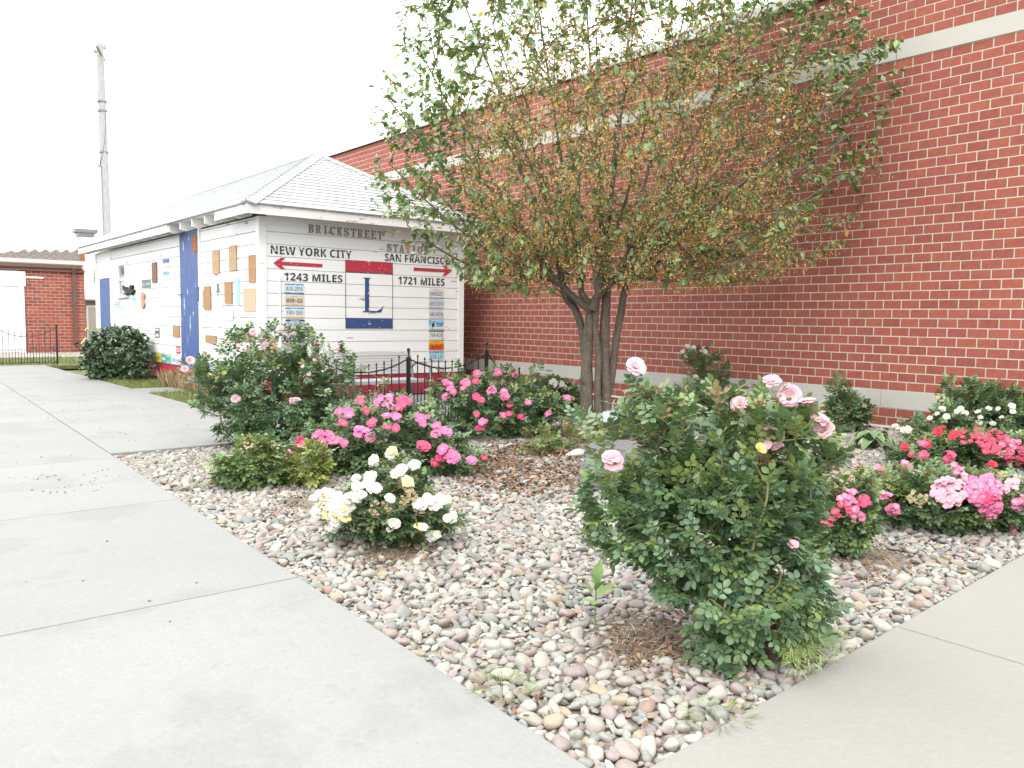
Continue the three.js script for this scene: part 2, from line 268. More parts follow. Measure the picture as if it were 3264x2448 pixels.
{
  reseed(77);
  const cell = 0.12, grid = new Map(), list = [];
  const inView = (x, z) => { const d = V(x, 0, z), D = d.dot(CF), s = d.dot(CX); return D > 1.1 && Math.abs(s) < 0.64 * D + 0.9; };
  const tryPut = (x, z, r, over) => {
    if (x < edgeX(z) + r * 0.75 || z > edgeZ(x) - r * 0.75 || x > 9.12 || z < -8.0 + r) return;
    if (!inView(x, z)) return;
    if (bareAt(x, z) > rr(0.05, 0.5)) return;
    const ci = Math.floor(x / cell), cj = Math.floor(z / cell);
    for (let a = -1; a <= 1; a++) for (let b = -1; b <= 1; b++) for (const q of grid.get((ci + a) * 4096 + cj + b) || []) if (Math.hypot(q[0] - x, q[1] - z) < (q[2] + r) * over) return;
    const k = ci * 4096 + cj; if (!grid.has(k)) grid.set(k, []); grid.get(k).push([x, z, r]); list.push([x, z, r]);
  };
  for (let i = 0; i < 7000; i++) tryPut(rr(1.5, 9.1), rr(-8, -1.4), rr(0.024, 0.037), 0.80);
  for (let i = 0; i < 80000; i++) tryPut(rr(1.5, 9.1), rr(-8, -1.4), rr(0.015, 0.025), 0.78);
  for (let i = 0; i < 150000; i++) tryPut(rr(1.5, 9.1), rr(-8, -1.4), rr(0.009, 0.016), 0.78);
  const key = ([x, z, r]) => { const D = V(x, -EYE, z).dot(CF); const q = V(x, -EYE, z), sx = q.dot(CX) / D, sy = q.dot(CY) / D; return (Math.abs(sx) < 0.62 && sy > -0.466) ? r / D : 0; };
  list.sort((a, b) => key(b) - key(a));
  const geos = [1, 2, 3, 4, 5, 6, 7].map(s => stoneGeo(s * 31, 2)), inst = stoneGeo(999, 2);
  const mats = []; for (let i = 0; i < 26; i++) { const m = M.stone.clone(); m.color.setRGB(...stoneColor()); mats.push(m); }
  const im = new THREE.InstancedMesh(inst, M.stone, list.length - 300); im.name = 'river_stones'; im.userData.kind = 'stuff'; im.castShadow = im.receiveShadow = true;
  const T = new THREE.Object3D(), col = new THREE.Color();
  list.forEach(([x, z, r], i) => {
    const fl = rr(0.5, 0.9), el = rr(1.0, 1.45);
    const o = i < 300 ? part(bed, 'stone', geos[i % 7], mats[Math.floor(rnd() * 26)]) : T;
    o.rotation.set(rr(-0.45, 0.45), rr(0, 6.28), rr(-0.45, 0.45));
    const y = bedH(x, z) + r * fl * rr(0.25, 0.7) - 0.004;
    o.position.set(x, y, z); o.scale.set(r * el * 1.08, r * fl * 1.1, r / Math.sqrt(el) * 1.1);
    if (i >= 300) { if (rnd() < 0.5) T.rotation.x += Math.PI; T.updateMatrix(); im.setMatrixAt(i - 300, T.matrix); im.setColorAt(i - 300, col.setRGB(...stoneColor())); }
  });
  bed.add(im); console.log('stones', list.length);
}

// ------------------------------------------------------------------ brick building on the right
const WX = 9.17, CRS = 0.1016, BL = 0.2032;
{
  const b = thing('brick_building', 'long red brick building with pale stone bands and cream mortar joints', 'building', [WX, 0, -8]);
  const oz = 8; // local z = world z + 8
  const Z0 = -26, Z1 = 3;
  part(b, 'wall', metreUV(box6(0.0035, 0.35, -0.3, 5.07, Z0 + oz, Z1 + oz)), M.mortar);
  const bands = [[0.506 - 2 * CRS, 0.506, -0.004], [4.1636, 4.1636 + 2 * CRS, -0.012]];
  const zj = onX(3100, 139, WX).z;
  const zcj = onX(1781, 1000, WX).z, zs2 = onX(2860, 190, WX).z;
  for (const [y0, y1, px] of bands) for (let z = zs2 - 2.44 * 10; z < Z1; z += 2.44) {
    const a = Math.max(z, Z0), c = Math.min(z + 2.44 - 0.007, Z1); if (c - a < 0.1) continue;
    part(b, 'stone_band', metreUV(box6(px, 0.05, y0 + 0.004, y1 - 0.004, a + oz, c + oz)), M.limestone);
  }
  const rows = [];
  for (let k = 0; k < 36; k++) rows.push([4.1636 - (k + 1) * CRS, k]);
  for (let k = 0; k < 3; k++) rows.push([0.506 - 2 * CRS - (k + 1) * CRS - (k > 1 ? 0.022 : 0), 38 + k]);
  for (let k = 0; k < 7; k++) rows.push([4.1636 + 2 * CRS + k * CRS, 40 + k]);
  reseed(31);
  const list = [];
  for (const [y, par] of rows) {
    const off = par % 2 ? BL / 2 : 0;
    for (let k = -120; k < 60; k++) {
      let z0 = zj + off + k * BL, z1 = z0 + BL; if (z0 < Z0 || z1 > Z1) continue;
      const cut = zcj > z0 && zcj < z1;
      for (const [a, c] of cut ? [[z0, zcj + 0.0], [zcj, z1]] : [[z0, z1]]) {
        if (c - a < 0.03) continue;
        const q = V(WX, y + 0.05 - EYE, (a + c) / 2), D = q.dot(CF), sx = q.dot(CX) / D, sy = q.dot(CY) / D;
        list.push({ y, a: a + 0.0045, c: c - 0.0045, full: !cut, key: (!cut && D > 0 && Math.abs(sx) < 0.61 && Math.abs(sy) < 0.455 && sy > -0.12) ? 1 / D : 0 });
      }
    }
  }
  list.sort((p, q) => q.key - p.key);
  const hue = () => { const t = rnd(), k = rr(0.93, 1.06); const c = t < 0.45 ? [0.295, 0.080, 0.055] : t < 0.75 ? [0.282, 0.076, 0.055] : t < 0.9 ? [0.31, 0.087, 0.055] : [0.265, 0.072, 0.056]; return c.map(x => x * k); };
  const mats = []; for (let i = 0; i < 12; i++) { const m = std({ map: M.brickMap, bumpMap: M.brickBump, bumpScale: 0.0015, roughness: 0.85 }); m.color.setRGB(...hue()); mats.push(m); }
  const L = BL - 0.012, hB = CRS - 0.0125;
  const geo = []; for (let i = 0; i < 8; i++) { const g = metreUV(box(0.06, hB, L, 0.03, 0, 0)); const u = g.attributes.uv; const du = rr(0, 3), dv = rr(0, 3); for (let k = 0; k < u.count; k++) u.setXY(k, u.getX(k) + du, u.getY(k) + dv); geo.push(g); }
  const rest = [];
  list.forEach((q, i) => {
    const yc = q.y + CRS / 2, zc = (q.a + q.c) / 2 + oz, x = rr(-0.0012, 0.0012);
    if (i < 300) part(b, 'brick', geo[i % 8], mats[Math.floor(rnd() * 12)], [x, yc, zc]);
    else { const g = (q.full ? geo[i % 8].clone() : metreUV(box(0.06, hB, q.c - q.a, 0.03, 0, 0))).translate(x, yc, zc); rest.push(tint(g, hue())); }
  });
  const rm = part(b, 'bricks', merge(rest), std({ map: M.brickMap, bumpMap: M.brickBump, bumpScale: 0.0015, roughness: 0.85, vertexColors: true })); rm.userData.kind = 'stuff';
  part(b, 'control_joint', box6(-0.001, 0.02, 0.10, 5.05, zcj - 0.006 + oz, zcj + 0.006 + oz), std({ color: lin(0.46, 0.27, 0.22), roughness: 0.8 }));
  part(b, 'coping', metreUV(box6(-0.05, 0.42, 5.085, 5.225, Z0 + oz - 0.02, Z1 + oz)), M.coping);
  part(b, 'drip_edge', box6(-0.03, 0.3, 5.068, 5.085, Z0 + oz, Z1 + oz), M.dark);
  part(b, 'flashing', box6(-0.02, 0.03, 0.506 - 4 * CRS - 0.02, 0.506 - 4 * CRS, Z0 + oz, Z1 + oz), M.flash);
}

// ------------------------------------------------------------------ white hut
const HX0 = 4.70, HX1 = 8.31, HZ0 = -11.67, HZ1 = -21.75;
const hut = thing('white_hut', 'white painted timber hut with red base, two blue doors and pale hipped roof', 'hut', [HX0, 0, HZ0]);
const hl = (x, y, z) => [x - HX0, y, z - HZ0];
const font = await new FontLoader().loadAsync('fonts/droid/droid_sans_bold.typeface.json');
const serif = await new FontLoader().loadAsync('fonts/droid/droid_serif_bold.typeface.json');
function hb(name, m, x0, x1, y0, y1, z0, z1, uvoff = 0) {
  const g = metreUV(box6(x0 - HX0, x1 - HX0, y0, y1, Math.min(z0, z1) - HZ0, Math.max(z0, z1) - HZ0));
  if (uvoff) { const u = g.attributes.uv; for (let k = 0; k < u.count; k++) u.setXY(k, u.getX(k) + uvoff, u.getY(k) + uvoff * 1.7); }
  return part(hut, name, g, m);
}
const WB = 0.353, WT = 2.70, PT = 0.179;      // white boards from, to, pitch
{
  hb('core', M.joint, HX0 + 0.03, HX1 - 0.03, 0.30, WT + 0.02, HZ0 - 0.03, HZ1 + 0.03);
  hb('base', M.red, HX0 + 0.012, HX1 - 0.012, -0.05, WB - 0.004, HZ0 - 0.012, HZ1 + 0.012);
  // front boards; one joint sits at 1.415 m
  reseed(9);
  const lines = []; for (let y = 1.415 - PT * 6; y < WT; y += PT) lines.push(y);
  const rowsY = [[WB, lines[0]]]; for (let i = 0; i + 1 < lines.length; i++) rowsY.push([lines[i], lines[i + 1]]); rowsY.push([lines[lines.length - 1], WT]);
  for (const [a, c] of rowsY) if (c - a > 0.02) hb('board', M.board, HX0 + 0.10, HX1 - 0.10, a + 0.0035, c - 0.0035, HZ0 - 0.03, HZ0 + rr(0, 0.004), rr(0, 9));
  hb('corner_board', M.trim, HX0 - 0.004, HX0 + 0.098, WB, WT, HZ0 - 0.05, HZ0 + 0.016, 1.1);
  hb('corner_board', M.trim, HX0 - 0.016, HX0 - 0.005, WB, WT, HZ0 - 0.11, HZ0 + 0.012, 2.1);
  hb('corner_board', M.trim, HX1 - 0.098, HX1 + 0.012, WB, WT, HZ0 - 0.05, HZ0 + 0.016, 4.1);
  hb('corner_board', M.trim, HX0 - 0.016, HX0 - 0.001, WB, WT, HZ1, HZ1 + 0.11, 3.1);
  // door openings on the side
  const dA = [onX(637, 1000, HX0).z, onX(580, 1000, HX0).z], dB = [onX(354, 960, HX0).z, onX(322, 960, HX0).z];
  const dAt = onX(600, 741, HX0).y, dBt = onX(340, 886, HX0).y;
  const secs = [[HZ0 - 0.11, dA[0] + 0.10], [dA[1] - 0.03, dB[0] + 0.06], [dB[1] - 0.05, HZ1 + 0.11]];
  for (const [z0, z1] of secs) for (const [a, c] of rowsY) if (c - a > 0.02) hb('board', M.board, HX0 - rr(0, 0.004), HX0 + 0.03, a + 0.005, c - 0.005, z0, z1, rr(0, 9));
  for (const [a, c] of rowsY) { hb('board', M.board, HX1 - 0.03, HX1, a + 0.003, c - 0.003, HZ0 - 0.05, HZ1, rr(0, 9)); hb('board', M.board, HX0, HX1, a + 0.003, c - 0.003, HZ1 - 0.002, HZ1 + 0.028, rr(0, 9)); }
  hb('header_board', M.trim, HX0 - 0.008, HX0 + 0.03, dAt, WT, dA[0] + 0.10, dA[1] - 0.03, 5); hb('header_board', M.trim, HX0 - 0.008, HX0 + 0.03, dBt, WT, dB[0] + 0.06, dB[1] - 0.05, 6);
  hb('door_frame', M.trim, HX0 - 0.02, HX0 + 0.02, WB, dAt + 0.06, dA[0] + 0.005, dA[0] + 0.098, 7);
  hb('door_frame', M.trim, HX0 - 0.02, HX0 + 0.02, WB, dBt + 0.05, dB[0] + 0.003, dB[0] + 0.058, 7);
  for (const [d, t, n] of [[dA, dAt, 5], [dB, dBt, 4]]) {
    const grp = new THREE.Group(); grp.name = 'door'; hut.add(grp);
    const wz = (d[0] - d[1]) / n;
    for (let i = 0; i < n; i++) { const g = metreUV(box6(-0.022, 0.02, 0.34, t - 0.01, d[1] - HZ0 + i * wz + 0.002, d[1] - HZ0 + (i + 1) * wz - 0.002)); const u = g.attributes.uv; for (let k = 0; k < u.count; k++) u.setXY(k, u.getX(k) + i * 1.3, u.getY(k) + i * 0.37); part(grp, 'plank', g, M.blue); }
    if (d === dA) {
      part(grp, 'rusty_plate', metreUV(box6(-0.035, -0.022, t - 0.36, t - 0.08, d[0] - HZ0 - 0.24, d[0] - HZ0 + 0.0)), M.rust);
      for (const y of [1.62, 0.5]) part(grp, 'hinge', box6(-0.04, -0.021, y - 0.12, y + 0.12, d[0] - HZ0 - 0.07, d[0] - HZ0 + 0.05), M.bluePaint);
      part(grp, 'handle', tube([V(-0.02, 1.62, d[1] - HZ0 + 0.06), V(-0.08, 1.62, d[1] - HZ0 + 0.04), V(-0.07, 1.62, d[1] - HZ0 + 0.0)], 0.012, 8), M.greyMetal);
    } else part(grp, 'hinge', box6(-0.04, -0.021, 0.85, 1.05, d[0] - HZ0 - 0.06, d[0] - HZ0 + 0.03), M.bluePaint);
  }
  // window
  const w0 = onX(402, 890, HX0 - 0.02), w1 = onX(378, 890, HX0 - 0.02), wt = onX(390, 846, HX0).y, wb = onX(390, 938, HX0).y;
  const win = new THREE.Group(); win.name = 'window'; hut.add(win);
  const z0 = w1.z - HZ0, z1 = w0.z - HZ0;
  part(win, 'pane', box6(-0.008, 0.0, (wt + wb) / 2 + 0.02, wt, z0 + 0.05, z1 - 0.05), M.glass); part(win, 'pane', box6(-0.008, 0.0, wb, (wt + wb) / 2 - 0.02, z0 + 0.05, z1 - 0.05), M.glass);
  for (const [a, c, y0, y1] of [[z0 - 0.06, z0 + 0.05, wb - 0.02, wt + 0.08], [z1 - 0.05, z1 + 0.06, wb - 0.02, wt + 0.08], [z0 + 0.051, z1 - 0.051, wt, wt + 0.08], [z0 + 0.051, z1 - 0.051, (wt + wb) / 2 - 0.02, (wt + wb) / 2 + 0.02]]) part(win, 'frame', box6(-0.035, 0.002, y0, y1, a, c), M.trim);
  part(win, 'sill', box6(-0.09, 0.002, wb - 0.075, wb - 0.022, z0 - 0.12, z1 + 0.12), M.trim);
  // conduit pipe on the front
  part(hut, 'conduit', cyl(V(...hl(4.995, 0.4, HZ0 + 0.02)), V(...hl(4.993, 1.85, HZ0 + 0.02)), 0.014, 0.014), M.trim);
  part(hut, 'outlet_box', box6(-0.06, -0.016, 1.42, 1.68, dA[0] - HZ0 + 0.16, dA[0] - HZ0 + 0.24), M.trim);
}
// roof
{
  const OV = 0.3, ex0 = HX0 - OV, ex1 = HX1 + OV, ez0 = HZ0 + OV, ez1 = HZ1 - OV, EY = 2.845;
  const AX = (ex0 + ex1) / 2, AY = onX(1011, 490, AX).y, az0 = onX(1011, 490, AX).z, az1 = ez1 + (ez0 - az0);
  const roof = new THREE.Group(); roof.name = 'roof'; hut.add(roof);
  const L = p => V(p.x - HX0, p.y, p.z - HZ0);
  const A0 = V(AX, AY, az0), A1 = V(AX, AY, az1), c00 = V(ex0, EY, ez0), c10 = V(ex1, EY, ez0), c01 = V(ex0, EY, ez1), c11 = V(ex1, EY, ez1);
  const dk = new THREE.BufferGeometry(), lo = V(0, -0.02, 0), tri = [];
  const q = (...ps) => { for (let i = 1; i + 1 < ps.length; i++) for (const p of [ps[0], ps[i], ps[i + 1]]) { const r = L(p).add(lo); tri.push(r.x, r.y, r.z); } };
  q(c00, c10, A0); q(c01, c00, A0, A1); q(c10, c11, A1, A0); q(c11, c01, A1); q(c00, c01, c11, c10);
  dk.setAttribute('position', new THREE.Float32BufferAttribute(tri, 3)); dk.computeVertexNormals(); dk.setAttribute('uv', new THREE.Float32BufferAttribute(new Float32Array(tri.length / 3 * 2), 2));
  part(roof, 'deck', dk, M.board);
  // shingle tabs, clipped to each slope
  const clip = (poly, a, b) => { // keep left of a->b
    const out = []; const s = p => (b[0] - a[0]) * (p[1] - a[1]) - (b[1] - a[1]) * (p[0] - a[0]);
    for (let i = 0; i < poly.length; i++) { const p = poly[i], r = poly[(i + 1) % poly.length], sp = s(p), sr = s(r); if (sp >= 0) out.push(p); if (sp * sr < 0) { const t = sp / (sp - sr); out.push([lerp(p[0], r[0], t), lerp(p[1], r[1], t)]); } }
    return out;
  };
  reseed(17); const rest = [];
  const mats = [0, 1, 2, 3, 4].map(i => std({ map: M.shingle, color: lin(0.335 + i * 0.012, 0.352 + i * 0.012, 0.355 + i * 0.012), roughness: 0.9 }));
  function slope(corners, nParts, minKey) {
    const [o, e] = corners, u = V().subVectors(e, o).normalize(), nrm = V().subVectors(e, o).cross(V().subVectors(corners[2], o)).normalize(), v = V().crossVectors(nrm, u);
    const P2 = corners.map(p => { const d = V().subVectors(p, o); return [d.dot(u), d.dot(v)]; });
    const hgt = Math.max(...P2.map(p => p[1])), len = P2[1][0], EX = 0.128, TW = 0.305; const tabs = [];
    for (let r = 0; r * EX < hgt; r++) for (let k = -1; k * TW < len + TW; k++) {
      const x0 = k * TW + (r % 2 ? TW / 2 : 0) + 0.004 + rr(-0.003, 0.003), x1 = x0 + TW - 0.008, y0 = r * EX - (r ? 0 : 0.03), y1 = (r + 1) * EX + 0.02;
      let poly = [[x0, y0], [x1, y0], [x1, y1], [x0, y1]];
      const C = r ? P2 : P2.map((p, i) => i < 2 ? [p[0], -0.03] : p);
      for (let i = 0; i < C.length && poly.length; i++) poly = clip(poly, C[i], C[(i + 1) % C.length]);
      if (poly.length < 3) continue;
      const top = poly.map(p => { const t = clamp((p[1] - y0) / (y1 - y0), 0, 1); return L(o.clone().addScaledVector(u, p[0]).addScaledVector(v, p[1]).addScaledVector(nrm, lerp(0.012, 0.001, t))); });
      const bot = poly.map(p => L(o.clone().addScaledVector(u, p[0]).addScaledVector(v, p[1]).addScaledVector(nrm, -0.006)));
      const vs = [], uv = [], add = (...a) => a.forEach(p => { vs.push(p.x, p.y, p.z); uv.push(p.x + p.y * 0.3, p.z + p.y); });
      for (let i = 1; i + 1 < top.length; i++) add(top[0], top[i], top[i + 1]);
      for (let i = 0; i < top.length; i++) { const n = (i + 1) % top.length; add(bot[i], bot[n], top[n]); add(bot[i], top[n], top[i]); }
      const g = new THREE.BufferGeometry(); g.setAttribute('position', new THREE.Float32BufferAttribute(vs, 3)); g.setAttribute('uv', new THREE.Float32BufferAttribute(uv, 2)); g.computeVertexNormals();
      const c = top[0]; tabs.push([g, Math.hypot(c.x + HX0, c.z + HZ0)]);
    }
    tabs.sort((a, b) => a[1] - b[1]);
    tabs.forEach(([g], i) => { if (i < nParts) part(roof, 'shingle', g, mats[Math.floor(rnd() * 5)]); else { const k = rr(0.335, 0.385); rest.push(tint(g, [k, k * 1.045, k * 1.055])); } });
    return tabs.length;
  }
  const n1 = slope([c00, c10, A0], 190); slope([c01, c00, A0, A1], Math.max(0, 300 - Math.min(190, n1)));
  slope([c10, c11, A1, A0], 0); slope([c11, c01, A1], 0);
  const rm = part(roof, 'shingles', merge(rest), std({ map: M.shingle, vertexColors: true, roughness: 0.9 })); rm.userData.kind = 'stuff';
  // hip and ridge caps: bent strips
  const capLine = (a, b, nL, nR) => {
    const d = V().subVectors(b, a), len = d.length(); d.normalize();
    for (let s = 0; s < len - 0.02; s += 0.135) {
      const e = Math.min(s + 0.16, len), p0 = a.clone().addScaledVector(d, s), p1 = a.clone().addScaledVector(d, e), vs = [], uv = [];
      const up = V().addVectors(nL, nR).normalize();
      for (const [n, sg] of [[nL, 1], [nR, -1]]) {
        const side = V().crossVectors(n, d).multiplyScalar(sg).normalize(); if (side.dot(V().subVectors(n, up)) < 0) side.negate();
        const o0 = up.clone().multiplyScalar(0.032), o1 = up.clone().multiplyScalar(0.018);
        const A = L(p0.clone().add(o0)), B = L(p1.clone().add(o1)), C = L(p1.clone().addScaledVector(side, 0.14).addScaledVector(n, 0.018)), D = L(p0.clone().addScaledVector(side, 0.14).addScaledVector(n, 0.026)), E2 = L(p0.clone().addScaledVector(n, 0.005)), F2 = L(p0.clone().addScaledVector(side, 0.14).addScaledVector(n, 0.005)), G2 = L(p1.clone().addScaledVector(side, 0.14).addScaledVector(n, 0.004));
        for (const t of [[A, B, C], [A, C, D], [A, D, F2], [A, F2, E2], [D, C, G2], [D, G2, F2]]) for (const p of t) { vs.push(p.x, p.y, p.z); uv.push(p.x, p.z + p.y); }
      }
      const g = new THREE.BufferGeometry(); g.setAttribute('position', new THREE.Float32BufferAttribute(vs, 3)); g.setAttribute('uv', new THREE.Float32BufferAttribute(uv, 2)); g.computeVertexNormals();
      part(roof, 'cap_shingle', g, mats[Math.floor(rnd() * 5)]);
    }
  };
  const nF = V().subVectors(c10, c00).cross(V().subVectors(A0, c00)).normalize(), nL = V().subVectors(c00, c01).cross(V().subVectors(A0, c01)).normalize(), nR = V().subVectors(c11, c10).cross(V().subVectors(A1, c10)).normalize();
  capLine(c00, A0, nL, nF); capLine(c10, A0, nF, nR); capLine(A1, A0, nL, nR);
  // fascia boards, with the gap where the rafter tails show
  const gz0 = onX(684, 715, ex0).z, gz1 = onX(533, 745, ex0).z, fy0 = EY - 0.155, fy1 = EY - 0.012;
  hb('fascia', M.fascia, ex0 + 0.002, ex1, fy0, fy1, ez0 - 0.022, ez0 - 0.002, 0.4);
  hb('fascia', M.fascia, ex0, ex0 + 0.02, fy0, fy1, ez0 - 0.024, gz0, 1.3);
  hb('fascia', M.fascia, ex0, ex0 + 0.02, fy0, fy1, gz1, ez1, 3.9);
  hb('soffit', M.trim, ex0 + 0.02, ex1, EY - 0.05, EY - 0.03, ez0 - 0.022, HZ0 + 0.02, 2);
  hb('frieze', M.trim, HX0 + 0.098, HX1 - 0.098, WT - 0.11, WT + 0.13, HZ0 + 0.005, HZ0 + 0.014, 8);
  for (let z = ez0 - 0.6; z > ez1 + 0.2; z -= 0.61) {
    const g = metreUV(new THREE.ExtrudeGeometry(new THREE.Shape([[0.02, 0.145], [0.3, 0.22], [0.3, 0.06], [0.12, 0.0], [0.02, 0.03]].map(([a, c]) => new THREE.Vector2(a, c))), { depth: 0.045, bevelEnabled: false }));
    part(hut, 'rafter_tail', g, M.trim, hl(ex0, EY - 0.18, z));
  }
}
// lettering and painted sign on the front
{
  const z = HZ0 + 0.006;
  function word(name, text, fnt, m, x0, y0, x1, y1, depth = 0.0025, zz = z, tilt = 0) {      // fitted in a box
    const g = new TextGeometry(text, { font: fnt, size: 1, depth: 0.001, curveSegments: 4, bevelEnabled: false }); g.computeBoundingBox(); const b = g.boundingBox;
    const sx = (x1 - x0) / (b.max.x - b.min.x), sy = (y1 - y0) / (b.max.y - b.min.y);
    g.translate(-b.min.x, -b.min.y, 0).scale(sx, sy, depth / 0.001); if (tilt) g.rotateZ(tilt);
    const o = part(hut, name, metreUV(g), m, hl(x0, y0, zz)); o.userData.label = 'lettering ' + text; return o;
  }
  word('lettering', 'NEW YORK CITY', font, M.blackPaint, 4.865, 2.165, 6.175, 2.29);
  word('lettering', '1243 MILES', font, M.blackPaint, 5.065, 1.79, 6.015, 1.905);
  word('lettering', 'SAN FRANCISCO.', font, M.blackPaint, 6.765, 2.165, 8.09, 2.285);
  word('lettering', '1721 MILES', font, M.blackPaint, 7.015, 1.805, 7.925, 1.93);
  const arrow = (xa, xb, y, s) => {   // s: direction of the tip
    const t = s < 0 ? xa : xb, e = s < 0 ? xb : xa, k = -s;
    const sh = new THREE.Shape([[t, y], [t + k * 0.12, y + 0.085], [t + k * 0.19, y + 0.085], [t + k * 0.125, y + 0.027], [e, y + 0.027], [e, y - 0.027], [t + k * 0.125, y - 0.027], [t + k * 0.19, y - 0.085], [t + k * 0.12, y - 0.085]].map(([a, b]) => new THREE.Vector2(a - HX0, b)));
    part(hut, 'painted_arrow', metreUV(new THREE.ExtrudeGeometry(sh, { depth: 0.0025, bevelEnabled: false })), M.redPaint, [0, 0, 0.0055]);
  };
  arrow(4.90, 5.68, 2.035, -1); arrow(7.31, 8.065, 2.062, 1);
  hb('painted_panel_red', M.redPaint, 6.075, 6.905, 1.968, 2.138, z, z + 0.0035); hb('painted_panel_blue', M.bluePaint, 6.075, 6.905, 1.083, 1.248, z, z + 0.0035);
  for (const [x0, x1, y0, y1] of [[6.066, 6.074, 1.083, 2.146], [6.906, 6.914, 1.083, 2.146], [6.075, 6.905, 2.139, 2.146], [6.075, 6.905, 1.959, 1.967]]) hb('painted_line', M.blackPaint, x0, x1, y0, y1, z, z + 0.003);
  const Ls = [[6.375, 1.885], [6.51, 1.885], [6.51, 1.873], [6.482, 1.868], [6.482, 1.365], [6.62, 1.362], [6.70, 1.40], [6.745, 1.46], [6.70, 1.342], [6.365, 1.342], [6.365, 1.354], [6.408, 1.362], [6.408, 1.868], [6.375, 1.873]];
  const o = part(hut, 'painted_letter', metreUV(new THREE.ExtrudeGeometry(new THREE.Shape(Ls.map(([a, b]) => new THREE.Vector2(a - HX0, b))), { depth: 0.0035, bevelEnabled: false })), M.bluePaint, [0, 0, 0.006]); o.userData.label = 'large blue letter L';
  // raised weathered letters
  const lm = std({ map: M.stone.map, color: lin(0.26, 0.22, 0.21), roughness: 0.8 });
  const row = (text, x0, x1, y0, y1, h) => [...text].forEach((ch, i) => {
    const n = text.length, w = (x1 - x0) / n; const t = (i + 0.5) / n;
    if (ch === ' ') return;
    word('metal_letter', ch, serif, lm, x0 + i * w + w * (ch === 'I' ? 0.28 : 0.13), lerp(y0, y1, t), x0 + (i + 1) * w - w * (ch === 'I' ? 0.28 : 0.12), lerp(y0, y1, t) + h, 0.012, HZ0 + 0.016);
  });
  row('BRICKSTREET', 5.43, 6.73, 2.515, 2.50, 0.125); row('STATION', 6.78, 7.60, 2.325, 2.325, 0.115);
}

// ------------------------------------------------------------------ plates and signs on the hut
function canvasTex(w, h, draw) { const c = document.createElement('canvas'); c.width = w; c.height = h; const x = c.getContext('2d'); draw(x, w, h); const t = new THREE.CanvasTexture(c); t.colorSpace = THREE.SRGBColorSpace; t.anisotropy = 4; return t; }
function panelGeo(w, h, d, r) {
  const s = new THREE.Shape(), a = w / 2, b = h / 2; r = Math.min(r, a, b);
  s.moveTo(-a + r, -b); s.lineTo(a - r, -b); s.quadraticCurveTo(a, -b, a, -b + r); s.lineTo(a, b - r); s.quadraticCurveTo(a, b, a - r, b); s.lineTo(-a + r, b); s.quadraticCurveTo(-a, b, -a, b - r); s.lineTo(-a, -b + r); s.quadraticCurveTo(-a, -b, -a + r, -b);
  const g = new THREE.ExtrudeGeometry(s, { depth: d, bevelEnabled: false, curveSegments: 4 }), u = g.attributes.uv, p = g.attributes.position;
  for (let i = 0; i < u.count; i++) u.setXY(i, p.getX(i) / w + 0.5, p.getY(i) / h + 0.5); return g;
}
const plateGeo = panelGeo(0.303, 0.150, 0.004, 0.018);
function plateTex(o) {
  return canvasTex(256, 128, (x, w, h) => {
    x.fillStyle = o.bg || '#c9ced0'; x.fillRect(0, 0, w, h);
    if (o.art) o.art(x, w, h);
    x.textAlign = 'center'; x.textBaseline = 'middle';
    if (o.top) { x.fillStyle = o.topc || '#334'; x.font = (o.topf || 'bold 17px serif'); x.fillText(o.top, w / 2, o.topy || 15); }
    if (o.bottom) { x.fillStyle = o.botc || '#334'; x.font = 'bold 13px serif'; x.fillText(o.bottom, w / 2, 116); }
    x.fillStyle = o.c || '#27406b'; x.font = 'bold 74px sans-serif';
    const tw = x.measureText(o.text).width, k = (o.tw || 222) / tw; x.save(); x.translate(o.tx || w / 2, o.ty || 66); x.scale(k, 1.08); x.fillText(o.text, 0, 0); x.restore();
    x.fillStyle = '#555'; for (const [a, b] of [[40, 10], [216, 10], [40, 118], [216, 118]]) { x.beginPath(); x.arc(a, b, 3.5, 0, 7); x.fill(); }
  });
}
const rect = (c, a, b, w, h) => x => { x.fillStyle = c; x.fillRect(a, b, w, h); };
const seq = (...f) => x => f.forEach(g => g(x));
const hills = (c, y, amp, n, h = 128) => x => { x.fillStyle = c; x.beginPath(); x.moveTo(0, h); for (let i = 0; i <= n; i++) x.lineTo(i / n * 256, y - (i % 2 ? amp : 0) - (i % 3) * 2); x.lineTo(256, h); x.fill(); };
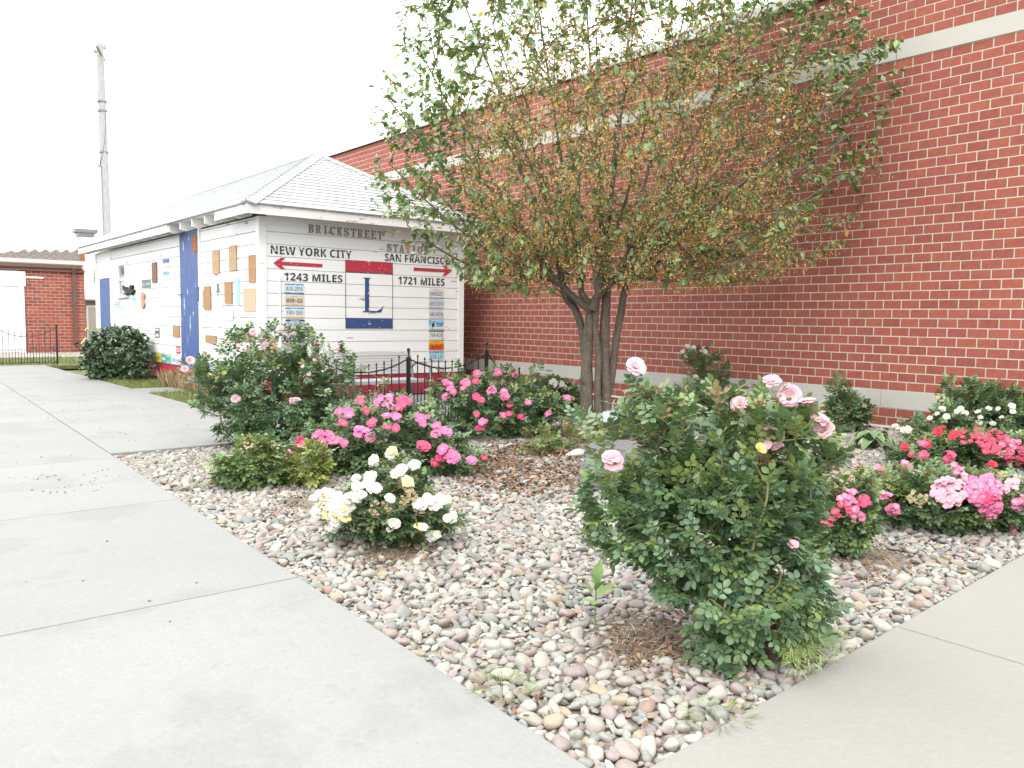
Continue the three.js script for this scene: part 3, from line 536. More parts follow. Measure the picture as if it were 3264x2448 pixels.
const plates = [
  [5.07, 1.746, 'AUU-2916', 'white and blue licence plate reading AUU 2916 with mountains along its top', { c: '#4b6276', art: seq(rect('#5d96b8', 0, 0, 256, 26), hills('#cdd9dd', 28, 12, 9), rect('#4a6694', 0, 112, 256, 16)), bottom: 'the garden state', botc: '#dde' }],
  [5.073, 1.57, 'MHB\u2022 43X', 'tan licence plate reading MHB 43X with black characters', { bg: '#cdc4b2', c: '#23222a', top: 'New Jersey', bottom: 'Garden State', topc: '#5d5648', botc: '#222' }],
  [5.076, 1.39, 'FWV-1869', 'licence plate reading FWV 1869 fading from blue through white to yellow', { bg: '#cdd5da', c: '#5d7392', art: seq(rect('#4f86b3', 0, 0, 256, 18), rect('#e0c684', 0, 108, 256, 20)), top: 'PENNSYLVANIA', topc: '#dde', topf: 'bold 13px sans-serif', topy: 11 }],
  [5.08, 1.214, '2V-6212', 'pale licence plate reading 2V 6212 under a dark blue strip', { bg: '#c6cbce', c: '#56647c', art: rect('#26438a', 0, 0, 256, 26), top: 'West Virginia', topc: '#eef', bottom: 'Wild, Wonderful' }],
  [5.08, 1.037, 'DHV 4392', 'licence plate reading DHV 4392 with red top corners and blue bottom strip', { bg: '#cfd6dc', c: '#31456b', art: seq(rect('#c43b40', 0, 0, 100, 20), rect('#c43b40', 156, 0, 100, 20), rect('#2a58ad', 90, 106, 166, 22)) }],
  [5.08, 0.855, 'B2Y84 0', 'faded grey licence plate reading B2Y84, behind the tall pink rose bush', { bg: '#bcc5c6', c: '#7c8b93' }],
  [7.607, 1.756, '5HIN251', 'white licence plate reading 5HIN251 with red script along its top', { bg: '#d0d0d3', c: '#435878', top: 'California', topc: '#b76a72', topf: 'italic bold 22px serif', topy: 20, ty: 74 }],
  [7.607, 1.584, '693\u00b7KVV', 'grey blue licence plate reading 693 KVV', { bg: '#bfc6cc', c: '#627a98', top: 'NEVADA', topc: '#3c4a66', ty: 70 }],
  [7.608, 1.411, '660 MZN', 'white licence plate reading 660 MZN with faded picture along its top', { bg: '#cfcfd3', c: '#4a5878', art: seq(rect('#b9c0cf', 20, 6, 90, 22), rect('#d7a8a8', 150, 6, 80, 22)), top: 'U T A H', topc: '#a05a62', ty: 74 }],
  [7.609, 1.223, '208P', 'licence plate reading 208P with blue sky and black horse rider figure', { bg: '#79bbe0', c: '#22303f', tw: 118, tx: 184, art: seq(hills('#b9d3dc', 74, 18, 7), rect('#cfd4cf', 0, 96, 256, 32), rect('#b23a4a', 4, 4, 30, 18), x => { x.fillStyle = '#14161c'; x.beginPath(); x.moveTo(48, 118); x.lineTo(60, 92); x.lineTo(46, 80); x.lineTo(44, 52); x.lineTo(58, 44); x.lineTo(66, 52); x.lineTo(70, 30); x.lineTo(84, 12); x.lineTo(90, 22); x.lineTo(84, 50); x.lineTo(102, 84); x.lineTo(110, 108); x.lineTo(96, 88); x.lineTo(84, 80); x.lineTo(76, 100); x.lineTo(88, 118); x.lineTo(72, 104); x.lineTo(66, 90); x.lineTo(58, 120); x.fill(); x.font = 'bold 26px sans-serif'; x.fillText('2', 14, 58); x.fillText('2', 14, 88); }) }],
  [7.61, 1.049, '769-BOB', 'white licence plate reading 769 BOB with green mountain edge', { bg: '#2f5745', c: '#4f6f69', art: seq(hills('#d3d8d6', 28, 16, 11), rect('#8d2b3d', 224, 106, 26, 16)) }],
  [7.611, 0.875, '16-P447', 'yellow and orange licence plate reading 16 P447', { bg: '#e7b53a', c: '#3b1714', art: x => { for (let i = 0; i < 16; i++) { x.fillStyle = 'rgb(' + [226, Math.round(178 - i * 8), Math.round(50 - i)].join() + ')'; x.fillRect(0, i * 8, 256, 8); } }, top: 'NEBRASKA', topc: '#7a3a1a', ty: 78 }],
  [7.612, 0.696, '528 LJS', 'pale blue licence plate reading 528 LJS above the iron fence', { bg: '#b5d2dd', c: '#46566e', art: seq(rect('#66aed0', 0, 0, 256, 28), rect('#8d2b3d', 6, 100, 26, 20)), top: 'IOWA', topc: '#224', ty: 72 }],
];
for (const [x, y, text, label, o] of plates) {
  const m = new THREE.Mesh(plateGeo, std({ map: plateTex({ ...o, text }), color: lin(0.85, 0.85, 0.85), roughness: 0.45 })); m.name = numbered('license_plate'); m.castShadow = m.receiveShadow = true;
  m.position.set(x + 0.1515, y - 0.075, HZ0 + 0.009); m.rotation.z = 0; scene.add(m); tag(m, label, 'license plate', 'license plates in two columns on the hut front');
}
// side wall: rectangles read off the photograph (corners in photograph pixels), hung on the plane x = HX0
function sidePanel(name, label, cat, x0, y0, x1, y1, mat, d = 0.012, group, r = 0.004) {
  const a = onX(x0, (y0 + y1) / 2, HX0 - 0.01), b = onX(x1, (y0 + y1) / 2, HX0 - 0.01), t = onX((x0 + x1) / 2, y0, HX0 - 0.01).y, u = onX((x0 + x1) / 2, y1, HX0 - 0.01).y;
  const g = panelGeo(b.z - a.z, t - u, d, r);
  const o = new THREE.Mesh(g, mat); o.castShadow = o.receiveShadow = true; o.rotation.y = -Math.PI / 2; o.position.set(HX0 - 0.006, (t + u) / 2, (a.z + b.z) / 2); o.name = numbered(name); scene.add(o);
  return tag(o, label, cat, group);
}
{
  const c1 = (x, y) => [x / 2.765, 650 + y / 2.765], c2 = (x, y) => [500 + x / 2.765, 650 + y / 2.765];
  const wd = (f, x0, y0, x1, y1, k, label) => { const [a, b] = f(x0, y0), [c, d] = f(x1, y1); sidePanel('wooden_board', label, 'board', a, b, c, d, M.wood[k], 0.02, 'wooden boards on the hut side'); };
  wd(c1, 1878, 410, 1935, 615, 1, 'tall tan wooden board with pale worn patches beside the blue door frame'); wd(c1, 2025, 367, 2087, 588, 1, 'tall orange tan wooden board hung highest on the hut side');
  wd(c1, 1345, 515, 1385, 695, 2, 'narrow dark brown wooden board left of the tall blue door'); wd(c1, 1803, 725, 1860, 935, 0, 'brown wooden board directly right of the blue door, beside the bell plaque');
  wd(c1, 1985, 687, 2048, 878, 0, 'tan wooden board between bell plaque and thermometer'); wd(c1, 1530, 1070, 1585, 1175, 0, 'small tan wooden board low beside the tall blue door, above the red sign');
  wd(c1, 1818, 1158, 1908, 1225, 0, 'small wide wooden board low on the hut side'); wd(c2, 815, 450, 878, 692, 0, 'tall brown wooden board next to the hut corner');
  wd(c2, 770, 745, 880, 945, 3, 'large pale plywood square next to the hut corner'); wd(c2, 755, 1105, 850, 1215, 0, 'square brown wooden board partly behind the rose bush');
  const cv = (w, h, draw) => std({ map: canvasTex(w, h, draw), color: lin(0.8, 0.8, 0.8), roughness: 0.55 });
  const sg = (name, label, cat, f, x0, y0, x1, y1, w, h, draw, r) => { const [a, b] = f(x0, y0), [c, d] = f(x1, y1); return sidePanel(name, label, cat, a, b, c, d, cv(w, h, draw), 0.006, undefined, r); };
  sg('enamel_sign', 'blue and white soda sign with red script on the hut side', 'sign', c1, 1435, 487, 1490, 625, 96, 160, (x, w, h) => { x.fillStyle = '#dfe6ea'; x.fillRect(0, 0, w, h); x.fillStyle = '#2f63a8'; x.fillRect(0, 0, w, 40); x.fillStyle = '#5aa7bd'; x.beginPath(); x.moveTo(0, h); x.lineTo(0, 128); x.quadraticCurveTo(w / 2, 112, w, 136); x.lineTo(w, h); x.fill(); x.fillStyle = '#b92f4a'; x.font = 'italic bold 38px serif'; x.textAlign = 'center'; x.save(); x.translate(w / 2, 96); x.rotate(-0.25); x.fillText('Pepsi', 0, 0); x.restore(); });
  sg('bell_plaque', 'grey plaque with a green bell picture on the hut side', 'plaque', c1, 1900, 690, 1947, 823, 96, 192, (x, w, h) => { x.fillStyle = '#c3c3b8'; x.fillRect(0, 0, w, h); x.fillStyle = '#456b6c'; x.fillRect(22, 20, 52, 14); x.beginPath(); x.moveTo(30, 34); x.quadraticCurveTo(28, 110, 14, 134); x.lineTo(82, 134); x.quadraticCurveTo(68, 110, 66, 34); x.fill(); x.fillRect(30, 146, 36, 22); });
  sg('wide_sign', 'white sign with green lettering above a smaller line of text', 'sign', c1, 1877, 885, 1970, 948, 192, 128, (x, w, h) => { x.fillStyle = '#dfe5de'; x.fillRect(0, 0, w, h); x.textAlign = 'center'; x.fillStyle = '#5d7a62'; x.font = 'bold 38px serif'; x.fillText('HOME MADE', w / 2, 56); x.fillStyle = '#356a78'; x.font = 'bold 20px sans-serif'; x.fillText('THE MOTHER OF ROADS', w / 2, 104); });
  sg('number_sign', 'white sign with rounded corners and faint dark figures', 'sign', c1, 1990, 922, 2055, 1030, 96, 144, (x, w, h) => { x.fillStyle = '#8a8e90'; x.fillRect(0, 0, w, h); x.fillStyle = '#e2e4e2'; x.fillRect(5, 5, w - 10, h - 10); x.fillStyle = '#777'; x.font = 'bold 34px sans-serif'; x.textAlign = 'center'; x.fillText('131', w / 2, 84); }, 0.04);
  sg('thermometer_sign', 'long pale turquoise thermometer sign on the hut side', 'thermometer', c1, 2083, 640, 2112, 900, 48, 320, (x, w, h) => { x.fillStyle = '#8fcfd0'; x.fillRect(0, 0, w, h); x.fillStyle = '#dff1ef'; x.fillRect(20, 30, 8, 250); x.fillStyle = '#3f8f94'; for (let i = 0; i < 20; i++) x.fillRect(8, 40 + i * 12, 32, 3); }, 0.06);
  sg('round_badge', 'small round pale badge below the thermometer sign', 'badge', c1, 2090, 960, 2125, 1005, 64, 64, (x, w, h) => { x.fillStyle = '#cfdcda'; x.fillRect(0, 0, w, h); x.fillStyle = '#8aa9a6'; x.beginPath(); x.arc(32, 32, 14, 0, 7); x.fill(); }, 0.1);
  sg('green_sign', 'green licence plate with white line on the hut side below the soda sign', 'license plate', c1, 1250, 673, 1327, 740, 160, 96, (x, w, h) => { x.fillStyle = '#55756b'; x.fillRect(0, 0, w, h); x.fillStyle = '#c8d6cc'; x.font = 'bold 40px sans-serif'; x.textAlign = 'center'; x.fillText('12 · 410', w / 2, 62); });
  sg('pale_green_plate', 'pale green licence plate under the small window', 'license plate', c1, 1008, 860, 1058, 912, 160, 96, (x, w, h) => { x.fillStyle = '#a7c8b9'; x.fillRect(0, 0, w, h); x.fillStyle = '#52786a'; x.font = 'bold 40px sans-serif'; x.textAlign = 'center'; x.fillText('88 217', w / 2, 62); });
  sg('notice_sign', 'dark grey notice with white lines low on the hut side', 'sign', c1, 1365, 1090, 1405, 1178, 80, 160, (x, w, h) => { x.fillStyle = '#5a6a66'; x.fillRect(0, 0, w, h); x.fillStyle = '#e3e6e3'; x.fillRect(10, 20, 60, 26); x.fillRect(10, 104, 60, 40); });
  sg('red_sign', 'small red and white sign beside the tall blue door', 'sign', c1, 1553, 1255, 1588, 1320, 80, 128, (x, w, h) => { x.fillStyle = '#a92a42'; x.fillRect(0, 0, w, h); x.strokeStyle = '#e8dfe0'; x.lineWidth = 9; x.strokeRect(18, 30, 44, 64); x.fillStyle = '#e8dfe0'; x.fillRect(36, 46, 10, 34); });
  sg('upright_red_sign', 'narrow upright red sign with white letters by the door foot', 'sign', c1, 1790, 1300, 1818, 1450, 48, 256, (x, w, h) => { x.fillStyle = '#a52540'; x.fillRect(0, 0, w, h); x.fillStyle = '#eee'; x.font = 'bold 38px sans-serif'; x.textAlign = 'center'; [...'TEXACO'].forEach((c, i) => x.fillText(c, w / 2, 44 + i * 40)); });
  sg('framed_panel', 'thin white framed panel between hut window and blue door', 'panel', c1, 1298, 815, 1337, 965, 48, 128, (x, w, h) => { x.fillStyle = '#cfcfcf'; x.fillRect(0, 0, w, h); x.fillStyle = '#eeeeea'; x.fillRect(4, 4, w - 8, h - 8); });
  sg('small_white_panel', 'small white panel between far blue door and hut window', 'panel', c1, 992, 634, 1024, 708, 32, 64, (x, w, h) => { x.fillStyle = '#c8c8c8'; x.fillRect(0, 0, w, h); x.fillStyle = '#ececea'; x.fillRect(3, 3, w - 6, h - 6); });
  sg('turquoise_charm', 'small turquoise hanging ornament below the hut window', 'ornament', c1, 1172, 822, 1200, 860, 32, 48, (x, w, h) => { x.fillStyle = '#9fd5d2'; x.fillRect(0, 0, w, h); x.fillStyle = '#6fb2b0'; x.fillRect(6, 14, 20, 20); });
  // a row of plates along the foot of the boards
  const cols = [['#3f8f7c', '#dfe'], ['#d8c22f', '#443'], ['#4f9a86', '#eef'], ['#79b5a2', '#244'], ['#b8cfdb', '#446'], ['#c3c9cf', '#556']], txt = ['4J 118', 'KB 902', '19 664', 'OTT 31', '7 2405', 'HWY 30'];
  cols.forEach(([bg, c], i) => { const x0 = 1330 + i * 45, yt = 1312 + i * 7; sg('base_plate', ['green', 'bright yellow', 'dull green', 'pale green', 'pale blue', 'grey'][i] + ' licence plate in the row along the hut base', 'license plate', c1, x0, yt, x0 + 42, yt + 72, 128, 64, (x, w, h) => { x.fillStyle = bg; x.fillRect(0, 0, w, h); x.fillStyle = c; x.font = 'bold 32px sans-serif'; x.textAlign = 'center'; x.fillText(txt[i], w / 2, 44); }); });
  for (let i = 0; i < 3; i++) sg('base_plate', ['pale blue', 'white and red', 'faded turquoise'][i] + ' licence plate at the hut base right of the door', 'license plate', c1, 1826 + i * 48, 1392 + i * 9, 1870 + i * 48, 1466 + i * 9, 128, 64, (x, w, h) => { x.fillStyle = ['#a9c6d6', '#d9cfd2', '#9fc9c6'][i]; x.fillRect(0, 0, w, h); x.fillStyle = ['#456', '#a33', '#355'][i]; x.font = 'bold 34px sans-serif'; x.textAlign = 'center'; x.fillText(['53 B71', 'L4 208', '90 377'][i], w / 2, 44); });
  // shaped ornaments
  const shapeOn = (name, label, cat, pts, mat, d = 0.02) => {
    const w = pts.map(([x, y]) => onX(...c1(x, y), HX0 - 0.01)), cz = w.reduce((a, p) => a + p.z, 0) / w.length, cy = w.reduce((a, p) => a + p.y, 0) / w.length;
    const g = new THREE.ExtrudeGeometry(new THREE.Shape(w.map(p => new THREE.Vector2(p.z - cz, p.y - cy))), { depth: d, bevelEnabled: true, bevelSize: 0.006, bevelThickness: 0.006, bevelSegments: 1 });
    const o = new THREE.Mesh(g, mat); o.castShadow = o.receiveShadow = true; o.rotation.y = -Math.PI / 2; o.position.set(HX0 - 0.012, cy, cz); o.name = numbered(name); scene.add(o); tag(o, label, cat); return o;
  };
  shapeOn('metal_bird', 'black metal bird ornament with spread wings beside the hut window', 'ornament', [[1098, 722], [1125, 735], [1128, 760], [1150, 752], [1172, 716], [1182, 722], [1178, 752], [1194, 765], [1190, 780], [1176, 776], [1182, 800], [1172, 802], [1160, 782], [1140, 795], [1120, 818], [1110, 814], [1112, 792], [1132, 776], [1118, 768], [1104, 748]], M.dark, 0.05);
  shapeOn('boot_ornament', 'reddish brown narrow shaped ornament hung below green plate', 'ornament', [[1252, 782], [1270, 780], [1280, 800], [1276, 850], [1282, 880], [1276, 912], [1266, 925], [1256, 905], [1258, 870], [1252, 830]], std({ color: lin(0.42, 0.2, 0.13) }));
}

// ------------------------------------------------------------------ bench
{
  const b = thing('park_bench', 'pale slatted bench with grey metal arms in front of the hut', 'bench', [5.93, 0, -10.25]); b.scale.set(0.97, 0.93, 1);
  const x0 = -0.66, x1 = 0.62;
  const N = 7; // back slats, top one arched
  for (let i = 0; i < N; i++) {
    const t = (i + 0.5) / N, y = lerp(0.47, 0.80, t), z = lerp(-0.18, -0.30, t), hh = 0.043;
    if (i < N - 1) part(b, 'back_slat', new RoundedBoxGeometry(x1 - x0 - 0.08, hh, 0.02, 1, 0.006).rotateX(-0.33), M.benchSlat, [(x0 + x1) / 2, y, z]);
    else { const s = new THREE.Shape(); const a = (x1 - x0 - 0.08) / 2; s.moveTo(-a, -hh / 2); s.lineTo(a, -hh / 2); s.quadraticCurveTo(a, 0.02, a * 0.8, 0.03); s.quadraticCurveTo(0, 0.075, -a * 0.8, 0.03); s.quadraticCurveTo(-a, 0.02, -a, -hh / 2); part(b, 'back_slat', new THREE.ExtrudeGeometry(s, { depth: 0.02, bevelEnabled: true, bevelSize: 0.003, bevelThickness: 0.003, bevelSegments: 1 }).translate(0, 0, -0.01).rotateX(-0.33), M.benchSlat, [(x0 + x1) / 2, y, z]); }
  }
  for (let i = 0; i < 6; i++) part(b, 'seat_slat', new RoundedBoxGeometry(x1 - x0 - 0.06, i === 5 ? 0.06 : 0.025, 0.062, 2, 0.01), M.benchSlat, [(x0 + x1) / 2, i === 5 ? 0.385 : 0.40 - 0.01 * Math.sin(i * 0.6), -0.16 + i * 0.07]);
  for (const x of [x0 - 0.0, x1 - 0.0]) {
    const flat = (pts, n) => { const c = new THREE.CatmullRomCurve3(pts), g = []; const q = c.getPoints(22); for (let i = 0; i + 1 < q.length; i++) g.push(cyl(q[i], q[i + 1], 0.018, 0.018, 6).scale(1, 1, 1)); return merge(g); };
    part(b, 'arm', flat([V(x, 0.56, -0.24), V(x, 0.64, -0.10), V(x, 0.65, 0.12), V(x, 0.60, 0.26), V(x, 0.42, 0.31)]), M.greyMetal);
    part(b, 'leg', flat([V(x, 0.42, 0.31), V(x, 0.25, 0.30), V(x, 0.0, 0.33)]), M.greyMetal);
    part(b, 'leg', flat([V(x, 0.85, -0.32), V(x, 0.56, -0.22), V(x, 0.38, -0.18), V(x, 0.2, -0.22), V(x, 0.0, -0.3)]), M.greyMetal);
    part(b, 'seat_rail', cyl(V(x, 0.375, -0.2), V(x, 0.365, 0.28), 0.017, 0.017, 6), M.greyMetal);
  }
  part(b, 'stretcher', cyl(V(x0, 0.2, -0.22), V(x1, 0.2, -0.22), 0.013, 0.013, 6), M.greyMetal);
}

// ------------------------------------------------------------------ iron fences
function finial(x, y, z, r) { return merge([new THREE.SphereGeometry(r, 8, 6).translate(x, y, z), new THREE.CylinderGeometry(r * 0.5, r * 0.6, r * 1.2, 6).translate(x, y - r * 1.3, z)]); }
function picketGeo(y0, y1, r = 0.0075) { return merge([new THREE.CylinderGeometry(r, r, y1 - 0.05 - y0, 6).translate(0, (y0 + y1 - 0.05) / 2, 0), new THREE.ConeGeometry(r * 1.9, 0.035, 6).translate(0, y1 - 0.018, 0), new THREE.ConeGeometry(r * 1.9, 0.015, 6).rotateX(Math.PI).translate(0, y1 - 0.043, 0)]); }
function fencePanel(f, x0, x1, n, hPost, hMid, mat, z = 0, hEnd = hPost, lowRail = 0.36) {
  const top = t => lerp(hPost, hEnd, t) - (1 - Math.pow(2 * t - 1, 2)) * (hPost - hMid) * (hEnd < hPost ? 0.55 : 1);
  const pts = []; for (let i = 0; i <= 14; i++) pts.push(V(lerp(x0, x1, i / 14), top(i / 14) - 0.03, z));
  part(f, 'top_rail', tube(pts, 0.009, 22, 5), mat);
  part(f, 'lower_rail', cyl(V(x0, lowRail, z), V(x1, lowRail, z), 0.009, 0.009, 6), mat); part(f, 'bottom_rail', cyl(V(x0, 0.06, z), V(x1, 0.06, z), 0.009, 0.009, 6), mat);
  for (let i = 1; i <= n; i++) { const t = i / (n + 1); part(f, 'picket', picketGeo(0.02, top(t) + 0.075), mat, [lerp(x0, x1, t), 0, z]); }
  for (let i = 0; i <= n; i++) { const t = (i + 0.5) / (n + 1); part(f, 'short_picket', picketGeo(0.02, lowRail + 0.09, 0.006), mat, [lerp(x0, x1, t), 0, z]); }
}
{
  const f = thing('iron_fence', 'black iron fence with swooping top rails and ball posts before the bench', 'fence', [3.96, 0, -8.26]);
  const post = (x, h, ball) => { part(f, 'post', merge([cyl(V(x - 0.02, 0, 0), V(x - 0.02, h, 0), 0.009, 0.009, 6), cyl(V(x + 0.02, 0, 0), V(x + 0.02, h, 0), 0.009, 0.009, 6), cyl(V(x, 0, 0), V(x, h + 0.06, 0), 0.009, 0.009, 8)]), M.iron); if (ball) part(f, 'ball_finial', finial(x, h + 0.085, 0, 0.022), M.iron); };
  post(0, 0.80, 1); post(1.148, 0.80, 1); post(2.293, 0.86, 1); part(f, 'post', cyl(V(2.83, 0, 0), V(2.83, 0.6, 0), 0.011, 0.011, 8), M.iron); part(f, 'ball_finial', finial(2.83, 0.62, 0, 0.016), M.iron);
  fencePanel(f, 0.03, 1.12, 10, 0.80, 0.665, M.iron); fencePanel(f, 1.176, 2.265, 10, 0.80, 0.665, M.iron, 0, 0.84); fencePanel(f, 2.32, 2.83, 4, 0.84, 0.70, M.iron, 0, 0.50);
  part(f, 'hook', tube([V(2.83, 0.5, 0), V(2.87, 0.47, 0.01), V(2.9, 0.49, 0.02)], 0.008, 8, 5), M.iron);
  const g = thing('far_iron_fence', 'dark iron fence with curved top rail in front of the garage', 'fence', [4.07, 0, -23.12]);
  part(g, 'post', cyl(V(0, 0, 0), V(0, 0.95, 0), 0.022, 0.022, 8), M.iron); part(g, 'ball_finial', finial(0, 0.97, 0, 0.03), M.iron); part(g, 'post', cyl(V(-1.3, 0, 0), V(-1.3, 0.95, 0), 0.022, 0.022, 8), M.iron);
  fencePanel(g, -1.29, -0.01, 9, 0.93, 0.72, M.iron, 0, 0.93, 0.37);
  fencePanel(g, -2.6, -1.31, 9, 0.93, 0.72, M.iron, 0, 0.93, 0.37); part(g, 'post', cyl(V(-2.6, 0, 0), V(-2.6, 0.95, 0), 0.022, 0.022, 8), M.iron);
}

// ------------------------------------------------------------------ garage, shed, chimney, pole at the back
{
  const GZ = -30, gx1 = 6.15, gd = 4.40, o = thing('brick_garage', 'old red brick garage with white door, brown gutter and tiled parapet', 'garage', [gx1, 0, GZ]);
  const X = x => x - gx1;
  part(o, 'wall', metreUV(box6(X(-4), -0.006, -0.15, 2.95, -7, -0.008)), M.mortar);
  reseed(61); const bh = 0.104, bw = 0.252;
  const mats = [[0.29, 0.07, 0.045], [0.31, 0.08, 0.05], [0.27, 0.065, 0.047], [0.25, 0.065, 0.05], [0.33, 0.095, 0.055], [0.2, 0.065, 0.055]].map(c => std({ map: M.brickMap, color: lin(...c), roughness: 0.9 }));
  const g = metreUV(box(bw - 0.014, bh - 0.014, 0.05));
  for (let r = 0; r < 26; r++) for (let k = 0; k < 8; k++) {
    const x1 = -(k + (r % 2 ? 0.5 : 0)) * bw, x0 = x1 - bw; if (x1 < X(gd) - 0.03) continue;
    const xa = Math.max(x0, X(gd) - 0.12);
    part(o, 'brick', g, mats[Math.floor(Math.pow(rnd(), 1.3) * 6)], [(xa + x1) / 2 - 0.004, 0.02 + (r + 0.5) * bh, -0.025 + rr(-0.002, 0.002)]).scale.x = (x1 - xa) / bw;
    if (r % 2 && k === 0) part(o, 'brick', metreUV(box(bw / 2 - 0.012, bh - 0.014, 0.05)), mats[1], [-bw / 4 - 0.004, 0.02 + (r + 0.5) * bh, -0.025]);
  }
  const d = new THREE.Group(); d.name = 'garage_door'; o.add(d);
  for (let i = 0; i < 5; i++) part(d, 'door_panel', new RoundedBoxGeometry(3.2, 0.405, 0.05, 1, 0.01), M.whitePaint, [X(gd) - 1.78, 0.24 + i * 0.415, -0.03]);
  for (const x of [X(gd) - 0.085, X(gd) - 3.47]) part(d, 'jamb', box(0.17, 2.1, 0.10, x, 1.05, 0.0), M.whitePaint);
  part(d, 'lintel', box(3.65, 0.46, 0.12, X(gd) - 1.78, 2.345, 0.0), M.whitePaint);
  part(o, 'white_strip', box(0.55, 0.05, 0.05, X(gd) + 0.28, 2.40, 0.0), M.whitePaint);
  part(o, 'gutter', new THREE.ExtrudeGeometry(new THREE.Shape([[0, 0.17], [0, 0], [0.07, 0], [0.13, 0.07], [0.13, 0.17]].map(p => new THREE.Vector2(...p))), { depth: 9.9, bevelEnabled: false }).rotateY(-Math.PI / 2), M.brown, [-0.10, 2.66, 0.0]).scale.set(1, 1, 1);
  part(o, 'soffit', box6(X(-4), 0.01, 2.61, 2.66, -0.2, 0.10), M.brown);
  part(o, 'downspout', merge([box(0.11, 2.3, 0.08, -0.33, 1.42, 0.05), box(0.11, 0.35, 0.08).rotateX(0.5).translate(-0.33, 2.6, 0.08), box(0.11, 0.3, 0.08).rotateZ(0.7).translate(-0.23, 0.20, 0.05)]), M.brown);
  part(o, 'flashing', metreUV(box6(X(-4), 0.0, 2.86, 2.98, -0.2, 0.02)), M.coping);
  // curved tiles on the parapet
  for (let i = 0; i < 22; i++) {
    const w = i < 6 ? 0.30 : 0.5, x = i < 6 ? -0.12 - i * w : -1.92 - (i - 6) * w, h = i < 6 ? 0.30 - i * 0.015 : 0.15;
    const g = new THREE.ExtrudeGeometry(new THREE.Shape([[0, 0], [w, 0], [w, h + 0.03], [w * 0.75, h + 0.07], [w * 0.4, h], [0, h - 0.04]].map(q => new THREE.Vector2(...q))), { depth: 0.3, bevelEnabled: true, bevelSize: 0.012, bevelThickness: 0.012, bevelSegments: 1 });
    part(o, 'parapet_tile', metreUV(g), M.tileDark, [x - w, 2.985, -0.33]);
  }
  part(o, 'roof', metreUV(box6(X(-4), -0.02, 2.95, 3.0, -7, -0.35)), M.tileDark);
  part(o, 'end_coping', box6(-0.12, 0.03, 2.98, 3.45, -0.4, 0.0), M.rust);
  // parapet: low run on the left, raised saw-toothed tiles at the right end
  const s = thing('back_house', 'small brown house with pale roof and white chimney beyond the garage', 'house', [9.2, 0, -38]);
  part(s, 'wall', box(4.6, 1.9, 3, 0, 0.9, 0), std({ color: lin(0.2, 0.15, 0.14) }));
  part(s, 'roof', merge([box(5.0, 0.07, 2.0).rotateX(0.36).translate(0, 2.2, 0.85), box(5.0, 0.07, 2.0).rotateX(-0.36).translate(0, 2.2, -0.85)]), std({ color: lin(0.45, 0.52, 0.53) }));
  const dp = onZ(297, 1020, -36.5); part(s, 'door_frame', box(0.5, 1.62, 0.06, dp.x - 9.2, 0.8, 1.52), M.coping); part(s, 'door', box(0.34, 1.54, 0.06, dp.x - 9.2, 0.77, 1.54), std({ color: lin(0.3, 0.26, 0.24) }));
  const a = onZ(270, 745, -38.4), ch = new THREE.Group(); ch.name = 'chimney'; s.add(ch); const cx = a.x - 9.2;
  part(ch, 'stack', box(0.5, a.y - 1.6, 0.5, cx, (a.y + 1.6) / 2 - 0.15, -0.4), M.whitePaint); part(ch, 'cap', box(0.86, 0.15, 0.7, cx, a.y + 0.10, -0.4), M.greyMetal); part(ch, 'cap_neck', box(0.62, 0.16, 0.6, cx, a.y - 0.06, -0.4), M.greyMetal);
}
{
  const top = P(318, 140, 34), bot = P(340, 900, 34); bot.y = 0; bot.x = top.x + 0.12;
  const p = thing('utility_pole', 'tall weathered utility pole with crossarm and grey conduit behind the hut', 'utility pole', [bot.x, 0, top.z]);
  const T = V(top.x - bot.x, top.y, 0), B = V(0, -0.2, 0), at = t => V().lerpVectors(B, T, t);
  part(p, 'pole', metreUV(cyl(B, T, 0.23, 0.14, 14)), M.pole);
  part(p, 'crossarm', box(0.1, 0.12, 2.0).rotateY(-0.36), M.pole, [T.x - 0.05, T.y - 0.42, 0.3]);
  for (const q of [-0.3, 0.5]) part(p, 'insulator', new THREE.CylinderGeometry(0.03, 0.06, 0.16, 8), M.greyMetal, [T.x - 0.12 + q * 0.25, T.y - 0.31, 0.3 + q]);
  part(p, 'pole_top_pin', cyl(V(T.x, T.y - 0.1, 0), V(T.x, T.y + 0.25, 0), 0.02, 0.02), M.greyMetal);
  const ct = P(327, 530, 34).y; part(p, 'conduit', cyl(V(-0.24, 0, 0.1), V(at(ct / T.y).x - 0.24, ct, 0.1), 0.1, 0.1, 10), M.coping);
  part(p, 'weatherhead', new THREE.SphereGeometry(0.09, 8, 6), M.greyMetal, [at(ct / T.y).x - 0.2, ct + 0.03, 0.08]);
  part(p, 'riser_cable', tube([V(at(ct / T.y).x - 0.2, ct + 0.06, 0.08), V(at(ct / T.y + 0.05).x - 0.05, ct + 0.7, 0.15), V(at(ct / T.y + 0.16).x + 0.12, ct + 2.2, 0.12)], 0.025, 12), M.greyMetal);
  for (const py of [320, 350, 480]) { const y = P(325, py, 34).y; part(p, 'bracket', box(0.34, 0.07, 0.34, at(y / T.y).x, y, 0), M.greyMetal); }
  for (const [py, dx, sag] of [[480, -1, 0.5], [505, -1, 0.9], [490, 1, 0.7], [320, -1, 0.4]]) {
    const y = P(325, py, 34).y, x0 = at(y / T.y).x; part(p, 'wire', tube([V(x0, y, 0), V(x0 + dx * 4, y - sag, -1 * dx), V(x0 + dx * 12, y - sag * 0.4, -4 * dx), V(x0 + dx * 26, y + 0.6, -9 * dx)], 0.008, 30, 4), M.pole);
  }
}

